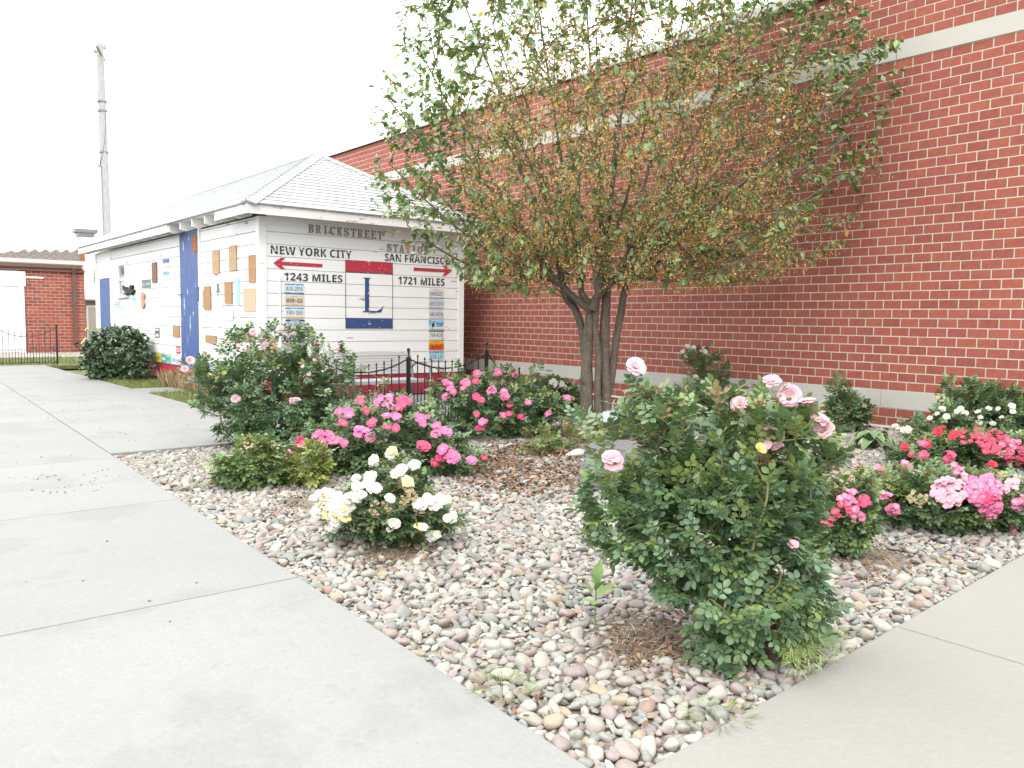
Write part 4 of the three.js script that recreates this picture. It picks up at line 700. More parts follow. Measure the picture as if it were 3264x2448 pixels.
// ------------------------------------------------------------------ plants: shared leaf, flower and growth helpers
function leafletGeo(L, Wd, fold = 0.18, droop = 0.12) {   // along +y, in the xy plane
  const pr = [[0, 0], [0.3, 0.82], [0.6, 1], [0.85, 0.55], [1, 0]], pos = [], idx = [];
  for (const [t, w] of pr) { const z = -droop * L * t * t; pos.push(-w * Wd / 2, t * L, z + fold * w * Wd / 2, 0, t * L, z, w * Wd / 2, t * L, z + fold * w * Wd / 2); }
  for (let i = 0; i + 1 < pr.length; i++) { const a = i * 3, b = a + 3; if (i > 0) idx.push(a, a + 1, b + 1, a, b + 1, b, a + 1, a + 2, b + 2, a + 1, b + 2, b + 1); else idx.push(1, b + 1, b, 1, b + 2, b + 1); }
  const g = new THREE.BufferGeometry(); g.setAttribute('position', new THREE.Float32BufferAttribute(pos, 3)); g.setIndex(idx); g.computeVertexNormals(); g.setAttribute('uv', new THREE.Float32BufferAttribute(new Float32Array(pos.length / 3 * 2), 2)); return g;
}
function compoundLeaf(s) {    // rose leaf: five leaflets on one stalk
  const a = (x, y, r, k) => leafletGeo(0.036 * s * k, 0.024 * s * k).rotateZ(r).rotateX(rr(-0.25, 0.25)).translate(x, y, 0);
  const g = [a(0, 0.062 * s, 0, 1.1)];
  for (const [y, k] of [[0.052, 0.95], [0.026, 0.8]]) g.push(a(0.003 * s, y * s, -1.05, k), a(-0.003 * s, y * s, 1.05, k));
  g.push(box(0.0016 * s, 0.062 * s, 0.0016 * s, 0, 0.031 * s, 0).toNonIndexed());
  return merge(g);
}
function petalGeo(L, Wd, cup, open, c0, c1) {   // base at origin, leaning out along +z, coloured base to tip
  const pr = [[0, 0.25], [0.4, 0.85], [0.75, 1], [1, 0.6]], pos = [], col = [], idx = [];
  pr.forEach(([t, w], i) => { const a = open * (0.45 + 0.55 * t), y = L * t * Math.cos(a), z = L * t * Math.sin(a); for (const s of [-1, 0, 1]) { pos.push(s * w * Wd / 2, y + (s ? cup * w * Wd * 0.35 : 0), z - (s ? cup * w * Wd * 0.25 : 0)); for (let q = 0; q < 3; q++) col.push(lerp(c0[q], c1[q], t)); } if (i) for (const k of [0, 1]) { const b = i * 3 + k, d = b - 3; idx.push(d, d + 1, b + 1, d, b + 1, b); } });
  const g = new THREE.BufferGeometry(); g.setAttribute('position', new THREE.Float32BufferAttribute(pos, 3)); g.setAttribute('color', new THREE.Float32BufferAttribute(col, 3)); g.setIndex(idx); g.computeVertexNormals(); g.setAttribute('uv', new THREE.Float32BufferAttribute(new Float32Array(pos.length / 3 * 2), 2)); return g.toNonIndexed();
}
function roseGeo(R, rings, c0, c1, centre) {   // rings: [count, length, openness]
  const g = [];
  rings.forEach(([n, L, op], k) => { for (let i = 0; i < n; i++) g.push(petalGeo(R * L * rr(0.9, 1.1), R * L * rr(0.85, 1.05) * (n > 6 ? 0.8 : 1), 0.25, op * rr(0.88, 1.12), c0.map(x => x * rr(0.94, 1.06)), c1.map(x => x * rr(0.94, 1.06))).rotateY(i / n * 6.283 + k * 0.7 + rr(-0.15, 0.15)).translate(0, k * 0.004, 0)); });
  if (centre) g.push(tint(new THREE.SphereGeometry(R * 0.17, 6, 4).toNonIndexed().translate(0, R * 0.08, 0), centre));
  return merge(g);
}
reseed(404);
const dbl = [[5, 0.45, 0.25], [6, 0.65, 0.6], [7, 0.9, 1.0], [8, 1.0, 1.35]], open1 = [[5, 0.8, 1.05], [6, 1, 1.4]], pom = [[6, 0.5, 0.35], [8, 0.75, 0.85], [9, 0.95, 1.25], [9, 1, 1.55]];
const variants = (n, f) => Array.from({ length: n }, f);
const ROSE = {
  pale: variants(4, () => roseGeo(0.043, [[5, 0.5, 0.2], [7, 0.7, 0.5], [8, 0.9, 0.85], [9, 1.0, 1.15], [8, 0.95, 1.4]], [0.86, 0.66, 0.5], [0.86, 0.50, 0.62])),
  pink: variants(5, () => { const k = rr(0.7, 1); return roseGeo(0.038, open1, [0.85, 0.45 * k, 0.6 * k], [0.80, 0.12 * k + 0.02, 0.44 * k], [0.7, 0.55, 0.15]); }),
  hot: variants(3, () => roseGeo(0.036, open1, [0.8, 0.2, 0.25], [0.74, 0.035, 0.2], [0.75, 0.5, 0.1])),
  white: variants(4, () => roseGeo(0.030, pom, [0.85, 0.78, 0.45], [0.87, 0.86, 0.82])),
  cream: variants(3, () => roseGeo(0.030, pom, [0.85, 0.68, 0.2], [0.87, 0.80, 0.42])),
  red: variants(3, () => roseGeo(0.034, dbl, [0.5, 0.01, 0.04], [0.62, 0.02, 0.06])),
  magenta: variants(4, () => roseGeo(0.022, open1, [0.86, 0.62, 0.6], [0.80, 0.10, 0.34], [0.8, 0.6, 0.2])),
  blush: variants(3, () => roseGeo(0.022, open1, [0.86, 0.7, 0.65], [0.84, 0.36, 0.50], [0.8, 0.6, 0.2])),
  crimson: variants(3, () => roseGeo(0.022, open1, [0.7, 0.15, 0.2], [0.62, 0.035, 0.12], [0.7, 0.5, 0.1])),
  apricot: variants(2, () => roseGeo(0.028, [[5, 0.8, 0.3], [5, 0.9, 0.5]], [0.85, 0.45, 0.15], [0.86, 0.42, 0.28])),
  yellow: variants(2, () => roseGeo(0.03, [[5, 0.8, 0.5], [5, 0.9, 0.9]], [0.85, 0.65, 0.1], [0.86, 0.72, 0.25])),
  spent: variants(3, () => roseGeo(0.0135, [[4, 0.8, 0.6], [5, 0.9, 1.2]], [0.42, 0.32, 0.17], [0.5, 0.38, 0.23])),
};
// branching: every target is joined to the nearest point of what has already grown
function grow(starts, targets, { k = 0.35, seg = 0.12, lift = 0.25, tipR = 0.002, pow = 0.42, sides = 4 }) {
  const nodes = starts.map(s => ({ p: s.p, par: s.par ?? -1, len: s.len || 0, n: 0, fixed: true, r: s.r })), tips = [];
  const c = starts[0].p; targets.sort((a, b) => a.distanceToSquared(c) - b.distanceToSquared(c));
  for (const t of targets) {
    let best = 0, bd = 1e9; for (let i = 0; i < nodes.length; i++) { const n = nodes[i], q = n.p.distanceTo(t) * (t.y < n.p.y - 0.02 ? 1.35 : 1) + k * n.len; if (q < bd) { bd = q; best = i; } }
    const a = nodes[best], d = a.p.distanceTo(t), m = Math.max(1, Math.ceil(d / seg)); let cur = best;
    const mid = V().lerpVectors(a.p, t, 0.45); mid.y += lift * d * (t.y > a.p.y ? -0.25 : 0.6); mid.x += rr(-0.08, 0.08) * d; mid.z += rr(-0.08, 0.08) * d;
    for (let i = 1; i <= m; i++) { const s = i / m, p = a.p.clone().multiplyScalar((1 - s) * (1 - s)).addScaledVector(mid, 2 * s * (1 - s)).addScaledVector(t, s * s); nodes.push({ p, par: cur, len: nodes[cur].len + p.distanceTo(nodes[cur].p), n: 0 }); cur = nodes.length - 1; }
    tips.push(cur);
  }
  for (const t of tips) for (let i = t; i >= 0; i = nodes[i].par) nodes[i].n++;
  const g = [];
  for (const n of nodes) { if (n.fixed || n.par < 0) continue; const q = nodes[n.par]; const r1 = tipR * Math.pow(n.n, pow), r0 = Math.min(q.fixed ? r1 * 1.25 : tipR * Math.pow(q.n, pow), r1 * 1.3); if (q.p.distanceTo(n.p) > 1e-4) { const cg = new THREE.CylinderGeometry(r1, r0, q.p.distanceTo(n.p) * 1.03, sides, 1, true); cg.applyQuaternion(new THREE.Quaternion().setFromUnitVectors(V(0, 1, 0), V().subVectors(n.p, q.p).normalize())); const mm = V().addVectors(n.p, q.p).multiplyScalar(0.5); g.push(cg.translate(mm.x, mm.y, mm.z)); } }
  return { geo: g.length ? merge(g) : null, nodes, tips };
}
const OBJ = new THREE.Object3D();
function instLeaves(parent, name, geo, mat, list, base) {    // list of {p, dir, up, s, c}
  const im = new THREE.InstancedMesh(geo, mat, list.length), col = new THREE.Color(), mx = new THREE.Matrix4(), x = V(), y = V(), z = V();
  list.forEach((l, i) => {
    y.copy(l.dir).normalize(); z.copy(l.up); x.crossVectors(y, z); if (x.lengthSq() < 1e-6) x.set(1, 0, 0); x.normalize(); z.crossVectors(x, y);
    mx.makeBasis(x, y, z); const s = l.s; mx.scale(V(s, s, s)); mx.setPosition(l.p.x - base.x, l.p.y - base.y, l.p.z - base.z); im.setMatrixAt(i, mx); im.setColorAt(i, col.setRGB(...l.c));
  });
  im.name = name; im.userData.kind = 'stuff'; im.castShadow = im.receiveShadow = true; parent.add(im); return im;
}
const pick = a => a[Math.floor(rnd() * a.length)];
const ROSELEAF = variants(3, () => compoundLeaf(1));
const GREEN = { deep: [[0.115, 0.2, 0.085], [0.135, 0.225, 0.10], [0.115, 0.205, 0.115], [0.155, 0.24, 0.10]], mid: [[0.125, 0.21, 0.09], [0.145, 0.23, 0.10], [0.165, 0.24, 0.10], [0.11, 0.19, 0.095]], fresh: [[0.2, 0.28, 0.08], [0.25, 0.32, 0.1], [0.17, 0.25, 0.08]], bronze: [[0.24, 0.15, 0.07], [0.27, 0.155, 0.075], [0.22, 0.18, 0.08]] };
// bush: o = {px: base pixel, lobes: [[cx, cy, rx, ry, depthOffset]], tips, leaf, pal, freshTop, flowers: [[kind, px, py, n, spread]], canes}
function bush(name, label, o) {
  let b = o.at ? V(...o.at) : GB(...o.px); if (b.x > 8.7) { b = onX(...o.px, 8.7); b.y = bedH(b.x, b.z); }
  const D = depthOf(b), k = D / F; reseed(o.seed || 1);
  const t = thing(name, label, o.cat || 'rose bush', [b.x, b.y, b.z], o.group);
  const lobes = o.lobes.map(([cx, cy, rx, ry, dd = 0, rz]) => ({ c: P(cx, cy, D + dd), rx: rx * k, ry: ry * k, rz: (rz || rx * 0.8) * k }));
  const vol = lobes.map(l => l.rx * l.ry * l.rz), vs = vol.reduce((a, c) => a + c, 0), targets = [];
  while (targets.length < o.tips) {
    let q = rnd() * vs, i = 0; while (q > vol[i]) q -= vol[i++]; const l = lobes[i];
    const u = V(rr(-1, 1), rr(-1, 1), rr(-1, 1)); if (u.lengthSq() > 1 || u.lengthSq() < 0.01) continue; u.multiplyScalar(Math.pow(u.length(), -0.25) * (rnd() < 0.2 ? rr(1, 1.22) : 1));
    const p = l.c.clone().addScaledVector(CX, u.x * l.rx); p.y += u.y * l.ry; p.addScaledVector(V(CF.x, 0, CF.z).normalize(), u.z * l.rz);
    if (p.y < b.y + 0.03 || p.x > 9.08 || (o.maxX && p.x > o.maxX)) { if (rnd() < 0.97) continue; else p.y = b.y + rr(0.03, 0.1); }
    targets.push(p);
  }
  for (const [cx, cy, rx, ry, n] of o.airy || []) for (let i = 0; i < n; i++) { const a = rr(0, 6.28), q = Math.sqrt(rnd()); targets.push(P(cx + Math.cos(a) * q * rx, cy + Math.sin(a) * q * ry, D + rr(-0.8, 0.8) * rx * k * 0.7)); }
  for (const [px, py, dd = 0] of o.shoots || []) targets.push(P(px, py, D + dd));
  // flowers sit on shoots of their own
  const fl = []; const near = lobes.reduce((a, l) => Math.max(a, l.rz), 0);
  for (const [kind, px, py, n = 1, sp = 0, dd] of o.flowers || []) for (let i = 0; i < n; i++) {
    const a = rr(0, 6.28), r = Math.sqrt(rnd()) * sp, x = px + Math.cos(a) * r, y = py + Math.sin(a) * r * 0.8;
    let best = null; for (const l of lobes) { const dx = (x - (projX(l.c))) * k / l.rx, dy = (y - projY(l.c)) * k / l.ry, q = 1 - dx * dx - dy * dy; const z = depthOf(l.c) - l.rz * 1.12 * Math.sqrt(Math.max(0.02, q)); if (q > 0 && (best === null || z < best)) best = z; }
    fl.push([kind, P(x, y, (best ?? D - near * 0.2) + (dd || 0) - (o.fo ?? 0.075))]);
  }
  for (const f of fl) f.push(depthOf(f[1]), projX(f[1]), projY(f[1]), 0.045 * F / depthOf(f[1]));
  const lift = o.lift ?? 0.25;
  const starts = []; const nb = o.canes || 7; for (let i = 0; i < nb; i++) { const a = i / nb * 6.28; starts.push({ p: V(b.x + Math.cos(a) * 0.05, b.y - 0.02, b.z + Math.sin(a) * 0.05) }); }
  const res = grow(starts, targets.concat(fl.map(f => f[1].clone().add(V(0, -0.015, 0)))), { k: 0.25, seg: o.seg || 0.09, lift, tipR: o.tipR || 0.0014, pow: 0.4, sides: 4 });
  part(t, 'canes', res.geo.translate(-b.x, -b.y, -b.z), o.caneMat || M.cane).userData.kind = 'stuff';
  const leaves = [[], [], []], top = Math.max(...targets.map(p => p.y));
  const cen = lobes.reduce((a, l) => a.add(l.c), V()).multiplyScalar(1 / lobes.length);
  for (const ti of res.tips) {
    const n = res.nodes[ti], q = res.nodes[n.par], dir = V().subVectors(n.p, q.p).normalize(); const hTop = (n.p.y - b.y) / (top - b.y), m = Math.max(3, Math.round((o.per || 5) * (hTop > 0.68 ? 0.7 : 1)));
    for (let i = 0; i < m; i++) {
      const s = i / m, p = V().lerpVectors(n.p, q.p, s * 1.2); const out = V().subVectors(n.p, cen).normalize();
      const d = V(rr(-1, 1), rr(-0.5, 0.6), rr(-1, 1)).normalize().addScaledVector(out, 0.7).addScaledVector(dir, 0.3); d.y += rr(-0.35, 0.3);
      const up = V(rr(-0.5, 0.5), 1, rr(-0.5, 0.5)).addScaledVector(out, 0.5);
      const f = o.fresh || 0.1, br = o.bronze || 0.02; const fresh = rnd() < f * (hTop > 0.6 ? 2.2 : 0.6), bronze = rnd() < br * (hTop > 0.7 ? 3 : 0.15);
      const c = pick(bronze ? GREEN.bronze : fresh ? GREEN.fresh : o.pal || GREEN.deep), kk = rr(0.8, 1.2);
      const lx = projX(p), ly = projY(p), ld = depthOf(p); let hid = false; for (const f of fl) if (ld < f[2] + 0.01 && Math.abs(lx - f[3]) < f[5] && Math.abs(ly - f[4]) < f[5]) { hid = true; break; } if (hid) continue;
      leaves[Math.floor(rnd() * 3)].push({ p, dir: d, up, s: (o.leaf || 1) * rr(0.75, 1.2), c: c.map(x => x * kk) });
    }
  }
  const geos = o.leafGeo ? [o.leafGeo] : ROSELEAF;
  instLeaves(t, 'foliage', geos[0], M.leaf, geos.length === 1 ? leaves.flat() : leaves[0], b);
  if (geos.length > 1) { instLeaves(t, 'foliage', geos[1], M.leaf, leaves[1], b); instLeaves(t, 'foliage', geos[2], M.leaf, leaves[2], b); }
  const toCam = V();
  for (const [kind, p] of fl) {
    const m = part(t, kind === 'spent' ? 'withered_rose' : 'rose', pick(ROSE[kind]), M.petal, [p.x - b.x, p.y - b.y, p.z - b.z]);
    toCam.subVectors(V(0, EYE, 0), p).normalize().multiplyScalar(0.75); toCam.add(V(rr(-0.5, 0.5), rr(0.3, 1.0), rr(-0.5, 0.5))).normalize();
    m.quaternion.setFromUnitVectors(V(0, 1, 0), toCam); m.rotateY(rr(0, 6.28)); m.scale.setScalar((o.flower || 1) * rr(0.8, 1.15));
  }
  return t;
}
function projX(p) { const q = V(p.x, p.y - EYE, p.z); return W / 2 + F * q.dot(CX) / q.dot(CF); }
function projY(p) { const q = V(p.x, p.y - EYE, p.z); return HH / 2 - F * q.dot(CY) / q.dot(CF); }

// ------------------------------------------------------------------ the multi-stemmed tree
{
  const b = GB(1915, 1375), D0 = depthOf(b), t = thing('ornamental_tree', 'multi-stemmed ornamental tree with green leaves and tiny orange fruit', 'tree', [b.x, b.y, b.z]);
  reseed(2024);
  const stems = [
    ['trunk', 0, [[1877, 1392], [1871, 1300], [1869, 1211], [1870, 1130], [1875, 1074], [1887, 985]], [0.088, 0.075, 0.068, 0.063, 0.06, 0.055]],
    ['trunk', 0.10, [[1885, 1240], [1866, 1140], [1852, 1040], [1832, 985], [1804, 949], [1793, 898], [1776, 830], [1745, 740]], [0.03, 0.042, 0.042, 0.042, 0.04, 0.035, 0.03, 0.02]],
    ['trunk', -0.05, [[1912, 1392], [1907, 1300], [1905, 1223], [1908, 1133], [1898, 1055], [1901, 976], [1916, 878], [1922, 770], [1900, 640]], [0.05, 0.042, 0.038, 0.036, 0.034, 0.033, 0.03, 0.024, 0.016]],
    ['trunk', 0.02, [[1940, 1412], [1934, 1320], [1932, 1250], [1926, 1153], [1927, 1035], [1932, 929], [1926, 860], [1938, 720], [1955, 560], [1962, 420]], [0.08, 0.066, 0.062, 0.058, 0.054, 0.05, 0.045, 0.036, 0.025, 0.015]],
    ['trunk', 0.08, [[1938, 1260], [1949, 1200], [1963, 1094], [1979, 996], [1993, 918], [2014, 872], [2030, 820], [2085, 700], [2160, 560]], [0.04, 0.047, 0.043, 0.04, 0.038, 0.034, 0.03, 0.023, 0.014]],
    ['limb', -0.05, [[1888, 990], [1862, 972], [1826, 946], [1780, 902], [1728, 874], [1650, 850], [1560, 830]], [0.048, 0.044, 0.04, 0.033, 0.027, 0.02, 0.013]],
    ['limb', -0.10, [[1887, 990], [1905, 945], [1942, 906], [1984, 870], [2040, 840], [2130, 770], [2260, 690]], [0.05, 0.045, 0.04, 0.034, 0.028, 0.021, 0.013]],
    ['limb', 0.0, [[1885, 975], [1858, 940], [1850, 895], [1851, 850], [1840, 770], [1800, 640], [1750, 520]], [0.04, 0.038, 0.034, 0.032, 0.027, 0.02, 0.012]],
    ['limb', -0.25, [[1905, 945], [1900, 880], [1880, 780], [1845, 660], [1850, 520], [1870, 380]], [0.03, 0.028, 0.024, 0.02, 0.016, 0.01]],
  ];
  // long limbs fanning out from the forks
  const forks = [[1780, 902], [1850, 880], [1926, 850], [1984, 870], [2040, 830], [1728, 874], [1942, 906]];
  for (const [x, y, f, dd] of [[1240, 520, 0, 0.2], [1225, 300, 0, -0.6], [1300, 90, 0, 0.6], [1430, -120, 1, -0.9], [1560, 40, 1, 0.9], [1680, -230, 1, -0.2], [1850, -300, 2, 0.7], [2040, -250, 2, -0.9], [2230, -180, 3, 0.3], [2430, -30, 3, -0.7], [2640, 60, 4, -0.9], [2790, 200, 4, -1.5], [2760, 390, 4, -1.2], [2680, 560, 3, -1.3], [2540, 700, 4, -0.4], [2420, 800, 3, -1.0], [1300, 720, 5, -0.3], [1440, 830, 5, 0.5], [1400, 620, 0, 1.0], [2300, 560, 3, 0.6], [1560, 330, 1, -1.3], [2080, 300, 2, -1.4], [1900, 100, 2, 1.2], [2350, 280, 4, 0.4], [1720, 560, 1, -1.1], [2180, 640, 6, -1.3]]) {
    const [fx, fy] = forks[f], q = t => [lerp(fx, x, t), lerp(fy, y, t) + Math.sin(t * Math.PI) * (y < 500 ? 30 : 55)];
    stems.push(['limb', 0, [q(0), q(0.25), q(0.5), q(0.75), q(1)], [0.021, 0.017, 0.013, 0.010, 0.006], dd]);
  }
  const starts = [];
  for (const [nm, dd, pts, rad, spread] of stems) {
    const w = pts.map(([x, y], i) => { let D = D0 + dd + (spread !== undefined ? spread * i / 4 : nm === 'limb' ? rr(-0.05, 0.05) * i : 0), p = P(x, y, D); while (p.x > 8.85) p = P(x, y, D -= 0.1); return p; }), cv = new THREE.CatmullRomCurve3(w), N = pts.length * 5, S = 12, pos = [], uv = [], idx = [];
    let pl = 0, last = null;
    for (let i = 0; i <= N; i++) {
      const u = i / N, c = cv.getPoint(u), tn = cv.getTangent(u), f = u * (rad.length - 1), r = lerp(rad[Math.floor(f)], rad[Math.min(rad.length - 1, Math.floor(f) + 1)], f % 1);
      if (last) pl += c.distanceTo(last); last = c; starts.push({ p: c.clone(), len: pl + (nm === 'limb' ? 1.2 : 0), r, y: c.y });
      const e = V().crossVectors(tn, V(0.3, 0, 1)).normalize(), h = V().crossVectors(tn, e);
      for (let j = 0; j <= S; j++) { const a = j / S * 6.28318, k = r * (1 + 0.07 * Math.sin(a * 3 + u * 9) + 0.05 * Math.sin(a * 2 - u * 23)); const p = c.clone().addScaledVector(e, Math.cos(a) * k).addScaledVector(h, Math.sin(a) * k); pos.push(p.x - b.x, p.y - b.y, p.z - b.z); uv.push(a * r, pl); }
      if (i) for (let j = 0; j < S; j++) { const q = i * (S + 1) + j, z = q - S - 1; idx.push(z, q, q + 1, z, q + 1, z + 1); }
    }
    const g = new THREE.BufferGeometry(); g.setAttribute('position', new THREE.Float32BufferAttribute(pos, 3)); g.setAttribute('uv', new THREE.Float32BufferAttribute(uv, 2)); g.setIndex(idx); g.computeVertexNormals(); part(t, nm, g, M.bark);
  }
  part(t, 'pruned_stub', cyl(P(1880, 1232, D0 - 0.04).sub(b), P(1848, 1207, D0 - 0.06).sub(b), 0.028, 0.02, 8), M.bark);
  // crown: targets inside an envelope (outline in photograph pixels, given real depth)
  const out = [[1180, 640], [1080, 645], [985, 625], [900, 560], [830, 545], [795, 430], [800, 300], [805, 180], [850, 60], [900, -60], [1000, -250], [1300, -400], [1650, -300], [1800, -80], [1930, 40], [1965, 150], [1945, 260], [1910, 350], [1860, 450], [1810, 540], [1700, 590], [1560, 625], [1400, 625], [1300, 605]].map(([x, y]) => [x * 1.4756, y * 1.4756]);
  const inside = (x, y) => { let c = false; for (let i = 0, j = out.length - 1; i < out.length; j = i++) { const [a, d] = out[i], [e, f] = out[j]; if ((d > y) !== (f > y) && x < (e - a) * (y - d) / (f - d) + a) c = !c; } return c; };
  const edge = (x, y) => { let m = 1e9; for (let i = 0, j = out.length - 1; i < out.length; j = i++) { const [a, d] = out[i], [e, f] = out[j], l2 = (e - a) ** 2 + (f - d) ** 2, s = clamp(((x - a) * (e - a) + (y - d) * (f - d)) / l2, 0, 1); m = Math.min(m, Math.hypot(x - a - s * (e - a), y - d - s * (f - d))); } return m; };
  const targets = []; const meta = new Map();
  while (targets.length < 3000) {
    const x = rr(1150, 2920), y = rr(-560, 960); if (!inside(x, y)) continue; const e = edge(x, y); const rag = 0.5 + 0.5 * Math.sin(x * 0.021 + 1.3) * Math.sin(y * 0.026 + x * 0.006); if (e < 30 + 120 * rag && rnd() < 0.62) continue; if (x > 2350 && rnd() < 0.25) continue;
    const th = Math.min(1.9, 0.35 + e / 280 * 1.0); let D = D0 + rr(-th, th * 0.9); const p = P(x, y, D);
    let n = 0; while (p.x > 8.9 && n++ < 30) { D -= 0.15; p.copy(P(x, y, D)); } if (p.x > 8.9) continue;
    if (p.y < 1.2) continue;
    if (x < 1500 && y > 690 && rnd() < 0.6) continue;
    targets.push(p); meta.set(p, { e, x, y });
  }
  for (let i = 0; i < 420;) {
    const x = rr(1480, 2560), y = rr(600, 945); if (!inside(x, y)) continue; const e = edge(x, y); if (e < 25) continue;
    let D = D0 + rr(-1.3, 1.1); const p = P(x, y, D); let n = 0; while (p.x > 8.9 && n++ < 30) p.copy(P(x, y, D -= 0.15)); if (p.x > 8.9) continue;
    i++; targets.push(p);
  }
  const st = starts.filter(s => s.y > 1.5);
  const res = grow(st, targets.slice(), { k: 0.45, seg: 0.16, lift: 0.3, tipR: 0.0026, pow: 0.43, sides: 4 });
  part(t, 'branches', res.geo.translate(-b.x, -b.y, -b.z), M.twig).userData.kind = 'stuff';
  const big = [], small = [], berries = [], stalks = [];
  const pal = [[0.14, 0.22, 0.075], [0.17, 0.26, 0.085], [0.21, 0.3, 0.09], [0.14, 0.235, 0.11], [0.25, 0.32, 0.11]], pal2 = [[0.3, 0.29, 0.09], [0.34, 0.27, 0.09], [0.24, 0.27, 0.09], [0.38, 0.27, 0.1]];
  for (const ti of res.tips) {
    const n = res.nodes[ti], q = res.nodes[n.par], dir = V().subVectors(n.p, q.p).normalize(), px = projX(n.p), py = projY(n.p), e = inside(px, py) ? edge(px, py) : 0;
    // fruiting wood fills the inner and lower crown, long leafy shoots the outside and top
    const fruit = clamp(sstep(120, 380, e) * 0.95 - sstep(350, -150, py) * 0.7 - sstep(1750, 1350, px) * 0.3 + sstep(480, 800, py) * sstep(1400, 1650, px) * 0.75, 0.05, 0.95);
    const nl = Math.round(lerp(7.5, 2.8, fruit)), pt = V();
    for (let i = 0; i < nl; i++) {
      pt.lerpVectors(n.p, q.p, i / nl * 1.6 - 0.15); const d = V(rr(-1, 1), rr(-0.9, 0.5), rr(-1, 1)).normalize().addScaledVector(dir, 0.6); d.y -= 0.25;
      const yel = rnd() < 0.025, kk = rr(0.75, 1.25), c = yel ? [0.5, 0.34, 0.05] : pick(pal).map(x => x * kk);
      big.push({ p: pt.clone(), dir: d, up: V(rr(-0.8, 0.8), 1, rr(-0.8, 0.8)), s: rr(0.7, 1.2), c });
    }
    const ns = Math.round(lerp(1, 12, fruit));
    for (let i = 0; i < ns; i++) {
      pt.lerpVectors(n.p, q.p, rr(-0.3, 1.8)).add(V(rr(-0.09, 0.09), rr(-0.09, 0.07), rr(-0.09, 0.09))); const kk = rr(0.75, 1.25);
      small.push({ p: pt.clone(), dir: V(rr(-1, 1), rr(-1, 0.6), rr(-1, 1)), up: V(rr(-1, 1), 1, rr(-1, 1)), s: rr(0.32, 0.58), c: pick(rnd() < 0.42 ? pal2 : pal).map(x => x * kk) });
    }
    const nb = Math.round(lerp(0, 17, fruit));
    for (let i = 0; i < nb; i++) { pt.lerpVectors(n.p, q.p, rr(-0.2, 2.0)).add(V(rr(-0.10, 0.10), rr(-0.13, 0.05), rr(-0.10, 0.10))); const kk = rr(0.75, 1.3); berries.push({ p: pt.clone(), dir: V(rr(-0.4, 0.4), -1, rr(-0.4, 0.4)), up: V(1, 0, 0), s: rr(0.8, 1.4), c: pick([[0.5, 0.25, 0.08], [0.42, 0.2, 0.08], [0.54, 0.32, 0.1], [0.4, 0.26, 0.09]]).map(x => x * kk) }); }
  }
  const lg = leafletGeo(0.084, 0.045, 0.25, 0.25);
  instLeaves(t, 'crown', lg, M.leaf, big, b); instLeaves(t, 'crown', lg, M.leaf, small, b);
  const bg = merge([new THREE.IcosahedronGeometry(0.0066, 0).translate(0, 0.028, 0), new THREE.CylinderGeometry(0.0008, 0.0008, 0.028, 3, 1, true).translate(0, 0.012, 0)]);
  instLeaves(t, 'fruit', bg, M.leafMatte, berries, b);
  console.log('tree', res.nodes.length, big.length, small.length, berries.length);
}

// ------------------------------------------------------------------ rose bushes and other planting (all read off the photograph)
const v = (x, y) => [x * 1.4756, y * 1.4756];
const L5 = (cx, cy, rx, ry, dd, rz) => [cx * 1.4756, cy * 1.4756, rx * 1.4756, ry * 1.4756, dd || 0, rz && rz * 1.4756];
const FLs = a => a.map(([k, x, y, n, s, dd]) => [k, x * 1.4756, y * 1.4756, n || 1, (s || 0) * 1.4756, dd]);
const SH = a => a.map(([x, y, d]) => [x * 1.4756, y * 1.4756, d || 0]);
bush('rose_bush', 'large dark green rose bush with pale pink blooms, beside the near pavement corner', {
  px: [2330, 2070], seed: 11, tips: 600, per: 5, leaf: 0.95, pal: GREEN.deep, fresh: 0.2, bronze: 0.035, canes: 9,
  lobes: [L5(1530, 1140, 180, 150), L5(1600, 1060, 165, 110), L5(1490, 1045, 125, 75, 0.05), L5(1620, 1290, 150, 150, -0.1), L5(1600, 1400, 90, 60, -0.15), L5(1400, 1130, 112, 92), L5(1700, 1050, 80, 120, 0.05)],
  airy: [[...v(1570, 930), ...v(190, 75), 120], [...v(1400, 910), ...v(100, 60), 26], [...v(1330, 1080), ...v(70, 110), 30], [...v(1740, 1250), ...v(50, 120), 36], [...v(1740, 980), ...v(70, 100), 34]],
  shoots: SH([[1370, 830], [1290, 960], [1262, 930], [1240, 905], [1490, 880], [1425, 905], [1560, 870], [1660, 850], [1700, 870], [1740, 905], [1765, 925], [1545, 860], [1470, 870], [1400, 860]]),
  flowers: FLs([['pale', 1370, 800], ['pale', 1328, 1000, 3, 14], ['pale', 1600, 880], ['pale', 1668, 833], ['pale', 1706, 858], ['pale', 1742, 880], ['pale', 1766, 915], ['pale', 1782, 938], ['apricot', 1640, 875], ['yellow', 1638, 975], ['blush', 1670, 960, 3, 18], ['blush', 1720, 1175, 2, 10]])
});
